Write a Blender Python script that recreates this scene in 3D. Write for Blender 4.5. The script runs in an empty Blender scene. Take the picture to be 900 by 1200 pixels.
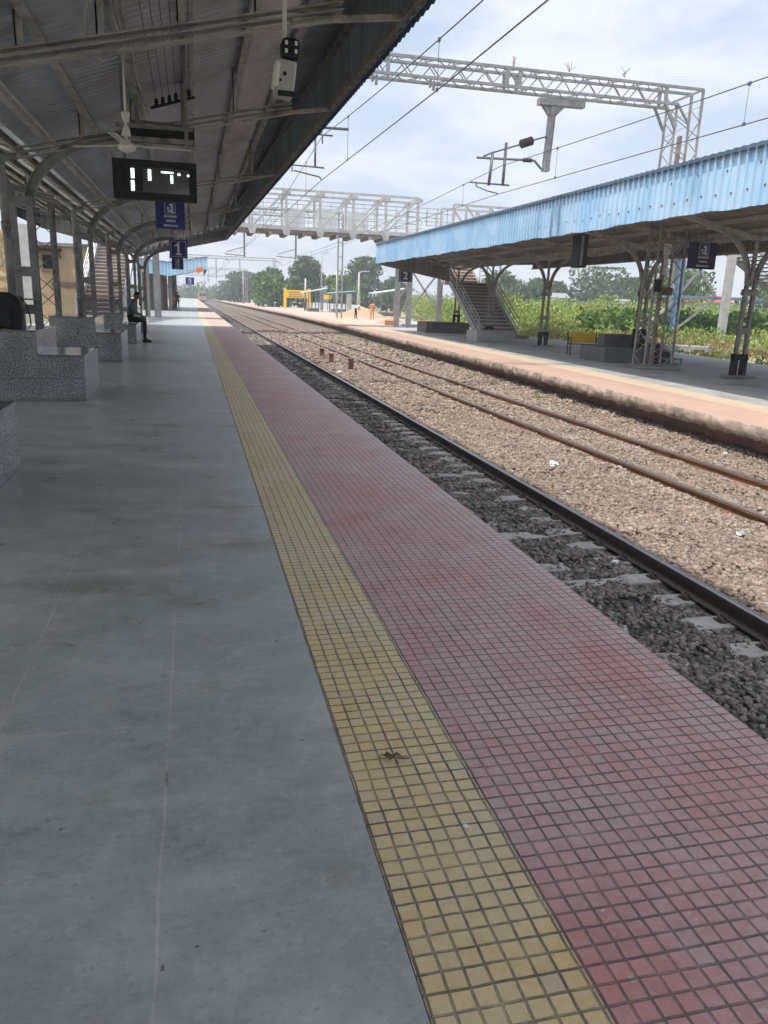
import bpy, bmesh, math, random
import numpy as np
from mathutils import Vector, Matrix
random.seed(7)
RNG = np.random.default_rng(11)
PI = math.pi
scene = bpy.context.scene
COL = scene.collection

# ------------------------------------------------------------------ materials
def nd(nt, typ, **kw):
    n = nt.nodes.new(typ)
    for k, v in kw.items():
        if k in n.inputs:
            n.inputs[k].default_value = v
        else:
            setattr(n, k, v)
    return n

def math_node(nt, op, a, b=None, c=None):
    n = nt.nodes.new('ShaderNodeMath'); n.operation = op
    for i, x in enumerate((a, b, c)):
        if x is None: continue
        if isinstance(x, (int, float)): n.inputs[i].default_value = x
        else: nt.links.new(x, n.inputs[i])
    return n.outputs[0]

def mix_node(nt, fac, a, b, blend='MIX'):
    n = nt.nodes.new('ShaderNodeMix'); n.data_type = 'RGBA'; n.clamp_result = False; n.blend_type = blend
    for s, x in ((n.inputs[0], fac), (n.inputs[6], a), (n.inputs[7], b)):
        if isinstance(x, (int, float)): s.default_value = x
        elif isinstance(x, tuple): s.default_value = (*x[:3], 1)
        else: nt.links.new(x, s)
    return n.outputs[2]

def ramp_node(nt, fac, stops, interp='LINEAR'):
    n = nt.nodes.new('ShaderNodeValToRGB'); n.color_ramp.interpolation = interp
    e = n.color_ramp.elements
    while len(e) < len(stops): e.new(0.5)
    for el, (p, c) in zip(e, stops):
        el.position = p
        el.color = (c, c, c, 1) if isinstance(c, (int, float)) else (*c, 1)
    nt.links.new(fac, n.inputs[0])
    return n.outputs[0]

def new_mat(name):
    m = bpy.data.materials.new(name); m.use_nodes = True
    nt = m.node_tree; nt.nodes.clear()
    out = nt.nodes.new('ShaderNodeOutputMaterial')
    b = nt.nodes.new('ShaderNodeBsdfPrincipled')
    nt.links.new(b.outputs[0], out.inputs[0])
    pos = nt.nodes.new('ShaderNodeNewGeometry').outputs['Position']
    return m, nt, b, pos

def noise(nt, vec, scale, detail=5, rough=.6, stretch=None):
    if stretch:
        mp = nt.nodes.new('ShaderNodeMapping'); mp.inputs['Scale'].default_value = stretch
        nt.links.new(vec, mp.inputs[0]); vec = mp.outputs[0]
    n = nt.nodes.new('ShaderNodeTexNoise')
    n.inputs['Scale'].default_value = scale; n.inputs['Detail'].default_value = detail
    n.inputs['Roughness'].default_value = rough
    nt.links.new(vec, n.inputs['Vector'])
    return n.outputs['Fac']

def bump_to(nt, b, height, strength=.3, dist=.01):
    n = nt.nodes.new('ShaderNodeBump'); n.inputs['Strength'].default_value = strength
    n.inputs['Distance'].default_value = dist
    nt.links.new(height, n.inputs['Height']); nt.links.new(n.outputs[0], b.inputs['Normal'])

def pm(name, c1, c2=None, scale=3., rough=.65, bump=0., bscale=40., metal=0., stretch=None, lo=.35, hi=.65, dirt=None, dscale=1.3, spec=.4, island=0.):
    m, nt, b, pos = new_mat(name)
    if c2 is None: c2 = tuple(x * .72 for x in c1)
    f = ramp_node(nt, noise(nt, pos, scale, 6, .62, stretch), [(lo, 0.), (hi, 1.)])
    col = mix_node(nt, f, c1, c2)
    if dirt:
        g = ramp_node(nt, noise(nt, pos, dscale, 8, .7), [(.5, 0.), (.68, 1.)])
        col = mix_node(nt, g, col, dirt)
    if island:
        r = nt.nodes.new('ShaderNodeNewGeometry').outputs['Random Per Island']
        k = ramp_node(nt, r, [(0., 1. - island), (1., 1. + island)])
        col = mix_node(nt, 1., col, k, 'MULTIPLY')
    nt.links.new(col, b.inputs['Base Color'])
    b.inputs['Roughness'].default_value = rough; b.inputs['Metallic'].default_value = metal
    b.inputs['Specular IOR Level'].default_value = spec
    if bump:
        bump_to(nt, b, noise(nt, pos, bscale, 4), bump, .01)
    return m

def emit_mat(name, col, s):
    m, nt, b, pos = new_mat(name)
    b.inputs['Base Color'].default_value = (*col, 1)
    b.inputs['Emission Color'].default_value = (*col, 1); b.inputs['Emission Strength'].default_value = s
    return m

M = {}
M['steel'] = pm('painted_steel_grey', (.23, .22, .21), (.13, .12, .115), 6, .6, .1, 60, dirt=(.10, .075, .06), dscale=3)
M['steel_brown'] = pm('dusty_brown_steel', (.42, .40, .385), (.29, .275, .26), 5, .7, .1, 60, dirt=(.17, .13, .105), dscale=3)
M['column'] = pm('column_grey_paint', (.25, .25, .248), (.17, .17, .168), 4, .55, .08, 50, dirt=(.13, .11, .09), dscale=4)
M['column_pale'] = pm('column_pale_paint', (.34, .33, .325), (.22, .21, .20), 4, .55, .08, 50, dirt=(.20, .15, .11), dscale=4)
M['galv'] = pm('galvanised_steel', (.32, .33, .33), (.22, .23, .235), 8, .55, .05, 60, metal=.2, dirt=(.19, .175, .155), dscale=3)
M['galv_dark'] = pm('weathered_galvanised_steel', (.22, .23, .23), (.15, .155, .16), 8, .6, .05, 60, metal=.2)
M['galv_old'] = pm('old_galvanised_lattice', (.36, .35, .34), (.25, .24, .23), 6, .6, .05, 60, metal=.2, dirt=(.22, .15, .11), dscale=2.5)
M['peeling'] = pm('peeling_painted_post', (.30, .27, .25), (.17, .10, .07), 3.2, .75, .3, 40, dirt=(.58, .56, .54), dscale=1.6, lo=.44, hi=.56)
M['white_steel'] = pm('white_painted_steel', (.47, .47, .465), (.37, .37, .365), 3, .5, .05, 40, dirt=(.30, .28, .25), dscale=2)
M['white_sheet'] = pm('white_cladding_sheet', (.56, .58, .60), (.44, .46, .48), 1.5, .5)
M['roof_under'] = pm('corrugated_sheet_grey', (.58, .615, .65), (.45, .47, .50), 1.2, .36, .05, 40, metal=.45, stretch=(1, .3, 1), dirt=(.36, .345, .33), dscale=1.0)
M['roof_brown'] = pm('corrugated_sheet_brown', (.26, .235, .215), (.18, .162, .15), 1.2, .6, .05, 40, metal=.1, stretch=(1, .3, 1), dirt=(.15, .115, .09))
M['black'] = pm('black_paint', (.014, .014, .014), (.022, .022, .022), 8, .6, spec=.25)
M['black_cloth'] = pm('black_nylon', (.012, .012, .013), (.025, .025, .026), 30, .8, .3, 120)
M['dark_rubber'] = pm('dark_insulator_glaze', (.05, .04, .045), (.08, .06, .06), 10, .35)
M['white_plastic'] = pm('white_plastic', (.62, .61, .57), (.52, .51, .48), 4, .4)
M['grey_plastic'] = pm('grey_plastic', (.42, .41, .38), (.33, .32, .30), 6, .45)
M['sign_blue'] = pm('blue_sign_enamel', (.022, .035, .16), (.018, .028, .12), 2, .4)
M['sign_navy'] = pm('navy_sign_enamel', (.018, .018, .075), (.014, .014, .055), 2, .4)
M['sign_white'] = pm('white_lettering', (.62, .64, .68), (.52, .54, .58), 4, .5)
M['yellow'] = pm('yellow_paint', (.80, .50, .02), (.70, .42, .015), 3, .5)
M['orange'] = pm('orange_cloth', (.85, .22, .03), (.7, .17, .02), 6, .8)
M['rust'] = pm('rusty_steel', (.22, .105, .06), (.12, .06, .04), 12, .8, .3, 90)
M['rail_rust'] = pm('rail_rust', (.27, .14, .08), (.15, .08, .05), 6, .75, .2, 60, stretch=(1, .15, 1))
M['rail_dark'] = pm('dark_rail_web', (.065, .05, .045), (.10, .07, .055), 5, .6, .2, 60, stretch=(1, .15, 1))  # darker than the rails of the far track
M['rail_top'] = pm('polished_rail_head', (.50, .48, .47), (.36, .34, .33), 4, .28, metal=.9, stretch=(1, .05, 1))
M['sleeper'] = pm('sleeper_concrete', (.36, .335, .315), (.26, .24, .225), 6, .85, .4, 60, dirt=(.14, .12, .11), dscale=5)
M['concrete'] = pm('weathered_concrete', (.30, .29, .275), (.22, .21, .20), 3, .85, .3, 50, dirt=(.16, .14, .12), dscale=1.2)
M['concrete_dark'] = pm('dark_cement_plaster', (.14, .14, .138), (.10, .10, .098), 3, .8, .2, 50)
M['concrete_pale'] = pm('pale_cement_block', (.36, .35, .34), (.29, .28, .27), 3, .8, .2, 50)
M['brown_step'] = pm('brown_riser_paint', (.25, .17, .14), (.19, .13, .105), 4, .8)
M['brown_dark'] = pm('dark_brown_plaster', (.13, .105, .09), (.09, .075, .065), 3, .8)
M['tread'] = pm('worn_stone_tread', (.62, .57, .52), (.50, .45, .41), 3, .75)
M['bark'] = pm('tree_bark', (.10, .075, .05), (.06, .045, .03), 8, .9, .5, 30)
M['earth'] = pm('sandy_earth', (.40, .27, .17), (.33, .22, .14), 4, .95, .6, 25)
M['earth_pale'] = pm('pale_dry_earth', (.46, .37, .29), (.38, .30, .23), 1.2, .95, .5, 25, dirt=(.30, .24, .17))
M['skin'] = pm('brown_skin', (.17, .085, .05), (.14, .07, .04), 8, .55)
M['hair'] = pm('black_hair', (.012, .011, .011), (.02, .018, .017), 40, .6, .4, 150)
M['shirt_grey'] = pm('grey_blue_shirt', (.12, .145, .185), (.085, .105, .14), 14, .85, .3, 60)
M['trouser_dark'] = pm('dark_trousers', (.03, .032, .038), (.022, .024, .028), 14, .85, .3, 60)
M['shirt_white'] = pm('white_shirt', (.68, .68, .68), (.55, .56, .58), 14, .85)
M['shirt_orange'] = pm('orange_brown_cloth', (.62, .26, .13), (.5, .2, .1), 14, .85)
M['shoe'] = pm('dark_shoe', (.02, .018, .016), (.03, .028, .025), 20, .5)
M['wire'] = pm('copper_wire', (.13, .13, .14), (.10, .10, .105), 3, .5, metal=.3)
M['paper'] = pm('white_litter', (.72, .72, .72), (.6, .6, .62), 12, .8)
M['foil'] = pm('silver_wrapper', (.6, .66, .7), (.4, .45, .5), 60, .3, metal=.6)
M['leaf_dry'] = pm('dry_leaf', (.15, .075, .04), (.09, .045, .028), 60, .9)
M['beige'] = pm('sunlit_beige_plaster', (.52, .40, .27), (.44, .33, .22), 1.5, .9, .2, 20, dirt=(.38, .27, .17), dscale=.8)
M['window_dark'] = pm('dark_window', (.012, .013, .015), (.02, .02, .022), 4, .2)
M['roof_red'] = pm('red_roof_paint', (.42, .10, .06), (.34, .08, .05), 2, .6)
M['blue_steel'] = pm('pale_blue_steel', (.22, .36, .52), (.18, .30, .44), 2, .5)
M['roof_green'] = pm('pale_green_sheet', (.50, .58, .52), (.42, .50, .45), 1, .5)
M['roof_blue_pale'] = pm('pale_blue_sheet', (.34, .48, .64), (.28, .42, .58), 1, .5)
M['brick'] = pm('orange_brick', (.46, .22, .13), (.36, .17, .10), 10, .9)

def fascia_mat(name, base, stain):
    m, nt, b, pos = new_mat(name)
    f = noise(nt, pos, 1.6, 7, .7, (1, 1.4, .22))
    f = ramp_node(nt, f, [(.36, 0.), (.66, 1.)])
    c = mix_node(nt, f, base, tuple(x * .80 for x in base))
    g = ramp_node(nt, noise(nt, pos, 7, 6, .7, (1, 1, .5)), [(.60, 0.), (.72, 1.)])
    c = mix_node(nt, math_node(nt, 'MULTIPLY', g, .5), c, stain)
    h = ramp_node(nt, noise(nt, pos, .7, 5, .6), [(.42, 0.), (.62, .45)])
    c = mix_node(nt, h, c, (.56, .68, .78))
    nt.links.new(c, b.inputs['Base Color'])
    b.inputs['Roughness'].default_value = .5
    return m
M['fascia_blue'] = fascia_mat('blue_ribbed_sheet', (.34, .55, .75), (.15, .27, .42))
M['fascia_edge'] = pm('dark_blue_sheet_edge', (.09, .14, .21), (.06, .09, .13), 3, .6)
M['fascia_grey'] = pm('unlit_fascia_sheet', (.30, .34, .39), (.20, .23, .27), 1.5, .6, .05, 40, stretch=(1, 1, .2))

def granite(name, dark, light, s=75):
    m, nt, b, pos = new_mat(name)
    n1 = noise(nt, pos, s, 3, .7)
    c = ramp_node(nt, n1, [(.36, dark), (.50, tuple((a + d) / 2 for a, d in zip(dark, light))), (.62, light)])
    n2 = ramp_node(nt, noise(nt, pos, 2.2, 5, .6), [(.35, .72), (.7, 1.12)])
    c = mix_node(nt, 1., c, n2, 'MULTIPLY')
    sz_ = nt.nodes.new('ShaderNodeSeparateXYZ'); nt.links.new(pos, sz_.inputs[0])
    seam = math_node(nt, 'LESS_THAN', math_node(nt, 'ABSOLUTE', math_node(nt, 'SUBTRACT', sz_.outputs[2], .30)), .004)
    c = mix_node(nt, math_node(nt, 'MULTIPLY', seam, .75), c, (.06, .06, .06))
    low = ramp_node(nt, math_node(nt, 'ADD', sz_.outputs[2], math_node(nt, 'MULTIPLY', noise(nt, pos, 6, 5), .08)), [(.05, .6), (.10, 0.)])
    c = mix_node(nt, low, c, (.13, .115, .10))
    nt.links.new(c, b.inputs['Base Color'])
    b.inputs['Roughness'].default_value = .16; b.inputs['Specular IOR Level'].default_value = .6
    return m
M['granite'] = granite('speckled_granite', (.035, .035, .04), (.42, .42, .425), 55)
M['granite_top'] = granite('polished_granite_top', (.10, .10, .10), (.24, .24, .245), 90)

def floor_mat():
    m, nt, b, pos = new_mat('grey_stone_floor')
    sx = nt.nodes.new('ShaderNodeSeparateXYZ'); nt.links.new(pos, sx.inputs[0])
    X, Y = sx.outputs[0], sx.outputs[1]
    n1 = noise(nt, pos, 1.9, 12, .74, (.85, 1.2, 1))
    n2 = noise(nt, pos, .42, 5, .6)
    n3 = noise(nt, pos, 55, 3, .6)
    c = ramp_node(nt, n1, [(.34, (.25, .268, .262)), (.5, (.335, .352, .340)), (.66, (.46, .472, .452))])
    c = mix_node(nt, ramp_node(nt, n2, [(.35, 0.), (.68, .55)]), c, (.25, .265, .255))
    st = ramp_node(nt, noise(nt, pos, 1.15, 4, .5, (.8, 1.5, 1)), [(.585, 0.), (.70, .8)])
    c = mix_node(nt, st, c, (.19, .18, .145))
    sm = ramp_node(nt, noise(nt, pos, 5.5, 9, .78), [(.50, 0.), (.72, .55)])
    c = mix_node(nt, sm, c, (.50, .515, .50))
    sd = ramp_node(nt, noise(nt, pos, 9., 8, .8, (.6, 1.5, 1)), [(.54, 0.), (.74, .6)])
    c = mix_node(nt, sd, c, (.18, .19, .185))
    str_ = ramp_node(nt, noise(nt, pos, 3., 8, .75, (.7, 2.6, 1)), [(.56, 0.), (.72, .4)])
    c = mix_node(nt, str_, c, (.175, .187, .198))
    c = mix_node(nt, ramp_node(nt, n3, [(.56, 0.), (.74, .4)]), c, (.14, .14, .138))
    c = mix_node(nt, ramp_node(nt, noise(nt, pos, 24, 6, .75), [(.50, 0.), (.72, .35)]), c, (.47, .475, .455))
    # slab joints (pale cement pointing with worn gaps)
    wob = math_node(nt, 'MULTIPLY', math_node(nt, 'SUBTRACT', noise(nt, pos, 4, 3), .5), .02)
    def joint(coord, at, period, w):
        q = math_node(nt, 'ADD', coord, wob)
        if period:
            q = math_node(nt, 'MODULO', math_node(nt, 'ADD', math_node(nt, 'SUBTRACT', q, at), 400 * period), period)
            q = math_node(nt, 'MINIMUM', q, math_node(nt, 'SUBTRACT', period, q))
        else:
            q = math_node(nt, 'ABSOLUTE', math_node(nt, 'SUBTRACT', q, at))
        return math_node(nt, 'LESS_THAN', q, w)
    j1 = joint(X, -.125, 0, .0036)
    j2 = joint(X, -.68, 0, .0033)
    j3 = joint(Y, 2.5, 1.22, .0030)
    left = math_node(nt, 'LESS_THAN', X, -.125)
    j3 = math_node(nt, 'MULTIPLY', j3, left)
    j4 = joint(Y, 3.1, 2.9, .003)
    j = math_node(nt, 'MAXIMUM', math_node(nt, 'MAXIMUM', j1, j2), math_node(nt, 'MAXIMUM', j3, math_node(nt, 'MULTIPLY', j4, .5)))
    wear = ramp_node(nt, noise(nt, pos, 2.3, 5, .7), [(.34, .12), (.60, .8)])
    jf = math_node(nt, 'MULTIPLY', j, wear)
    c = mix_node(nt, math_node(nt, 'MULTIPLY', jf, .8), c, (.50, .475, .455))
    ck = math_node(nt, 'MULTIPLY', j, ramp_node(nt, noise(nt, pos, 3.1, 4, .7), [(.62, 0.), (.66, .6)]))
    c = mix_node(nt, ck, c, (.07, .065, .06))
    sp = ramp_node(nt, noise(nt, pos, 21, 2, .5), [(.745, 0.), (.76, .8)])
    c = mix_node(nt, sp, c, (.10, .085, .075))
    nt.links.new(c, b.inputs['Base Color'])
    r = ramp_node(nt, n1, [(.34, .24), (.68, .46)])
    nt.links.new(r, b.inputs['Roughness'])
    h = math_node(nt, 'ADD', math_node(nt, 'MULTIPLY', n3, .35), math_node(nt, 'MULTIPLY', n1, .9))
    bump_to(nt, b, h, .10, .01)
    return m
M['floor'] = floor_mat()

def tile_mat(name, ca, cb, pale, pale_amt, cell=.0525, n=6, x0=0., wet=.5):
    m, nt, b, pos = new_mat(name)
    sx = nt.nodes.new('ShaderNodeSeparateXYZ'); nt.links.new(pos, sx.inputs[0])
    wob = math_node(nt, 'MULTIPLY', math_node(nt, 'SUBTRACT', noise(nt, pos, 6.5, 5), .5), .011)
    X = math_node(nt, 'ADD', math_node(nt, 'ADD', sx.outputs[0], 40 - x0), wob)
    Y = math_node(nt, 'ADD', math_node(nt, 'ADD', sx.outputs[1], 40.), wob)
    def dist(c, per):
        q = math_node(nt, 'MODULO', c, per)
        return math_node(nt, 'MINIMUM', q, math_node(nt, 'SUBTRACT', per, q))
    dx, dy = dist(X, cell), dist(Y, cell)
    d = math_node(nt, 'MINIMUM', dx, dy)
    groove = math_node(nt, 'SUBTRACT', 1., ramp_node(nt, math_node(nt, 'MULTIPLY', d, 100.), [(.20, 0.), (.44, 1.)]))
    sx_, sy_ = dist(X, cell * n), dist(Y, cell * n)
    seam = math_node(nt, 'LESS_THAN', math_node(nt, 'MINIMUM', sx_, sy_), .0035)
    cx = math_node(nt, 'FLOOR', math_node(nt, 'DIVIDE', X, cell)); cy = math_node(nt, 'FLOOR', math_node(nt, 'DIVIDE', Y, cell))
    cv = nt.nodes.new('ShaderNodeCombineXYZ'); nt.links.new(cx, cv.inputs[0]); nt.links.new(cy, cv.inputs[1])
    wn = nt.nodes.new('ShaderNodeTexWhiteNoise'); nt.links.new(cv.outputs[0], wn.inputs['Vector'])
    tx = math_node(nt, 'FLOOR', math_node(nt, 'DIVIDE', X, cell * n)); ty = math_node(nt, 'FLOOR', math_node(nt, 'DIVIDE', Y, cell * n))
    tv = nt.nodes.new('ShaderNodeCombineXYZ'); nt.links.new(tx, tv.inputs[0]); nt.links.new(ty, tv.inputs[1])
    wt = nt.nodes.new('ShaderNodeTexWhiteNoise'); nt.links.new(tv.outputs[0], wt.inputs['Vector'])
    c = mix_node(nt, math_node(nt, 'ADD', math_node(nt, 'MULTIPLY', wn.outputs['Value'], .75), math_node(nt, 'MULTIPLY', wt.outputs['Value'], .35)), ca, cb)
    big = ramp_node(nt, noise(nt, pos, 1.3, 9, .72), [(.36, pale_amt * .22), (.60, pale_amt)])
    c = mix_node(nt, big, c, pale)
    if x0 > .8:
        ew = math_node(nt, 'MULTIPLY', ramp_node(nt, math_node(nt, 'MULTIPLY', sx.outputs[0], .5), [(.84, 0.), (.955, .75)]), ramp_node(nt, noise(nt, pos, 3.3, 7, .7), [(.36, .1), (.60, 1.)]))
        c = mix_node(nt, ew, c, (.47, .40, .385))
    fine = ramp_node(nt, noise(nt, pos, 38, 5, .7), [(.44, 0.), (.74, .45)])
    c = mix_node(nt, fine, c, tuple(x * .62 for x in ca))
    od = ramp_node(nt, wn.outputs['Value'], [(.978, 0.), (.992, .38)])
    c = mix_node(nt, od, c, (.42, .36, .31))
    chip = ramp_node(nt, noise(nt, pos, 16, 5, .65), [(.655, 0.), (.69, .7)])
    c = mix_node(nt, chip, c, (.46, .43, .40))
    gd = ramp_node(nt, noise(nt, pos, 7, 6, .7), [(.36, .35), (.60, 1.)])
    c = mix_node(nt, math_node(nt, 'MULTIPLY', groove, gd), c, (.105, .085, .076))
    c = mix_node(nt, math_node(nt, 'MULTIPLY', seam, .45), c, (.06, .05, .045))
    nt.links.new(c, b.inputs['Base Color'])
    b.inputs['Roughness'].default_value = wet
    hgt = math_node(nt, 'ADD', math_node(nt, 'SUBTRACT', 1., groove), math_node(nt, 'MULTIPLY', noise(nt, pos, 60, 3), .12))
    hgt = math_node(nt, 'ADD', hgt, math_node(nt, 'MULTIPLY', wn.outputs['Value'], .15))
    bump_to(nt, b, hgt, .9, .006)
    return m
M['tile_yellow'] = tile_mat('yellow_chequered_tile', (.68, .46, .165), (.54, .36, .13), (.58, .49, .34), .85, x0=.442)
M['tile_red'] = tile_mat('red_chequered_tile', (.52, .175, .14), (.38, .15, .135), (.465, .345, .33), .85, x0=.822)
M['plat_pink'] = pm('pink_worn_paving', (.40, .255, .195), (.34, .23, .18), 1.1, .85, .3, 14, dirt=(.36, .28, .225), dscale=.9)
M['plat_yellow'] = pm('yellow_worn_paving', (.45, .35, .245), (.41, .325, .23), 1.5, .85, .2, 30, dirt=(.38, .31, .22), dscale=1)
M['far_yellow'] = pm('sunlit_dusty_yellow_paving', (.43, .36, .26), (.39, .33, .25), .8, .85, .1, 30, dirt=(.38, .33, .27))  # yellow tile past the canopy, sunlight and dust painted into a paler colour
M['far_red'] = pm('sunlit_dusty_red_paving', (.40, .29, .245), (.36, .27, .235), .8, .85, .1, 30, dirt=(.36, .29, .25))  # red tile past the canopy, its paler colour holds sunlight as well as dust
M['plat_grey'] = pm('grey_paving', (.34, .343, .34), (.27, .27, .267), .9, .7, .15, 30, dirt=(.17, .165, .155), dscale=.7)
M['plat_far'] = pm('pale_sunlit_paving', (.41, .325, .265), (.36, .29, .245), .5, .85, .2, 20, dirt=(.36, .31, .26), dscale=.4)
M['broken_edge'] = pm('crumbled_slab_edge', (.58, .47, .39), (.38, .30, .245), 6, .95, 1., 22, dirt=(.21, .165, .135), dscale=2.2)
M['plat_wall'] = pm('stained_red_wall', (.34, .20, .165), (.23, .145, .125), 1.6, .9, .4, 20, dirt=(.13, .10, .09), dscale=1.1)

def ballast_bed(name, stops):
    m, nt, b, pos = new_mat(name)
    v = nt.nodes.new('ShaderNodeTexVoronoi'); v.inputs['Scale'].default_value = 17
    nt.links.new(pos, v.inputs['Vector'])
    sep = nt.nodes.new('ShaderNodeSeparateColor'); nt.links.new(v.outputs['Color'], sep.inputs[0])
    c = ramp_node(nt, sep.outputs[0], stops)
    c = mix_node(nt, ramp_node(nt, noise(nt, pos, .8, 5), [(.4, 0.), (.7, .5)]), c, tuple(x * .6 for x in stops[1][1]))
    edge = ramp_node(nt, v.outputs['Distance'], [(.25, 1.), (.75, .25)])
    c = mix_node(nt, 1., c, edge, 'MULTIPLY')
    nt.links.new(c, b.inputs['Base Color']); b.inputs['Roughness'].default_value = .9
    bump_to(nt, b, math_node(nt, 'SUBTRACT', 1., v.outputs['Distance']), .8, .05)
    return m
M['bed_tan'] = ballast_bed('rusty_ballast_bed', [(0., (.15, .11, .085)), (.5, (.24, .175, .13)), (1., (.31, .24, .185))])
M['bed_dark'] = ballast_bed('shaded_dark_ballast_bed', [(0., (.06, .05, .048)), (.5, (.10, .085, .08)), (1., (.16, .14, .13))])  # bed beside the platform, canopy shade painted into its dark colour

def stone_mat(name, stops):
    m, nt, b, pos = new_mat(name)
    r = nt.nodes.new('ShaderNodeNewGeometry').outputs['Random Per Island']
    c = ramp_node(nt, r, stops)
    c = mix_node(nt, ramp_node(nt, noise(nt, pos, 45, 4), [(.4, 0.), (.7, .5)]), c, tuple(x * .65 for x in stops[1][1]))
    c = mix_node(nt, ramp_node(nt, noise(nt, pos, .9, 4), [(.42, 0.), (.66, .45)]), c, tuple(x * .72 for x in stops[1][1]))
    nt.links.new(c, b.inputs['Base Color']); b.inputs['Roughness'].default_value = .85
    return m
M['stone_tan'] = stone_mat('rusty_ballast_stone', [(0., (.11, .082, .068)), (.3, (.21, .155, .122)), (.75, (.29, .22, .172)), (1., (.38, .33, .29))])
M['stone_dark'] = stone_mat('shaded_dark_ballast_stone', [(0., (.085, .07, .064)), (.5, (.165, .138, .128)), (.9, (.25, .213, .196)), (1., (.36, .31, .285))])  # dark stones, made darker still with the canopy's shade in their colour

def leaf_mat(name, stops, trans=.25):
    m, nt, b, pos = new_mat(name)
    r = nt.nodes.new('ShaderNodeNewGeometry').outputs['Random Per Island']
    c = ramp_node(nt, r, stops)
    n = ramp_node(nt, noise(nt, pos, .35, 4), [(.35, .75), (.65, 1.2)])
    c = mix_node(nt, 1., c, n, 'MULTIPLY')
    nt.links.new(c, b.inputs['Base Color']); b.inputs['Roughness'].default_value = .6
    b.inputs['Specular IOR Level'].default_value = .2
    t = nt.nodes.new('ShaderNodeBsdfTranslucent'); nt.links.new(c, t.inputs[0])
    mx = nt.nodes.new('ShaderNodeMixShader'); mx.inputs[0].default_value = trans
    nt.links.new(b.outputs[0], mx.inputs[1]); nt.links.new(t.outputs[0], mx.inputs[2])
    nt.links.new(mx.outputs[0], nt.nodes['Material Output'].inputs[0])
    return m
M['leaf_dark'] = leaf_mat('dark_foliage', [(0., (.04, .08, .025)), (.6, (.075, .13, .04)), (1., (.12, .18, .06))])
M['leaf_mid'] = leaf_mat('mid_foliage', [(0., (.06, .12, .03)), (.6, (.11, .20, .05)), (1., (.17, .26, .08))])
M['leaf_bright'] = leaf_mat('bright_reed_foliage', [(0., (.14, .20, .05)), (.5, (.26, .34, .09)), (1., (.40, .44, .15))], .4)
M['leaf_dry_grass'] = leaf_mat('dry_grass', [(0., (.20, .18, .07)), (.5, (.33, .27, .13)), (1., (.42, .34, .20))], .3)

def terrain_mat():
    m, nt, b, pos = new_mat('scrub_ground')
    n = noise(nt, pos, .12, 8, .65)
    c = ramp_node(nt, n, [(.38, (.10, .13, .045)), (.5, (.28, .25, .14)), (.62, (.42, .33, .23))])
    c = mix_node(nt, ramp_node(nt, noise(nt, pos, 2.5, 6), [(.4, 0.), (.7, .5)]), c, (.11, .10, .055))
    nt.links.new(c, b.inputs['Base Color']); b.inputs['Roughness'].default_value = .95
    return m
M['terrain'] = terrain_mat()

def rubble_wall_mat():
    m, nt, b, pos = new_mat('sunlit_rubble_stone')
    v = nt.nodes.new('ShaderNodeTexVoronoi'); v.inputs['Scale'].default_value = 3.2
    nt.links.new(pos, v.inputs['Vector'])
    sep = nt.nodes.new('ShaderNodeSeparateColor'); nt.links.new(v.outputs['Color'], sep.inputs[0])
    c = ramp_node(nt, sep.outputs[0], [(0., (.30, .20, .11)), (.5, (.48, .35, .20)), (1., (.58, .47, .32))])
    c = mix_node(nt, ramp_node(nt, v.outputs['Distance'], [(.45, 0.), (.7, .8)]), c, (.2, .15, .1))
    nt.links.new(c, b.inputs['Base Color']); b.inputs['Roughness'].default_value = .95
    return m
M['rubble'] = rubble_wall_mat()

def screen_mat():
    m, nt, b, pos = new_mat('dark_display_glass')
    b.inputs['Base Color'].default_value = (.05, .05, .045, 1)
    b.inputs['Roughness'].default_value = .12
    b.inputs['Coat Weight'].default_value = .6
    return m
M['screen'] = screen_mat()
M['led'] = emit_mat('lit_white_segment', (.75, .95, .95), 1.6)
M['led_dim'] = pm('pale_led_lens', (.7, .7, .68), (.6, .6, .6), 8, .2)

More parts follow.
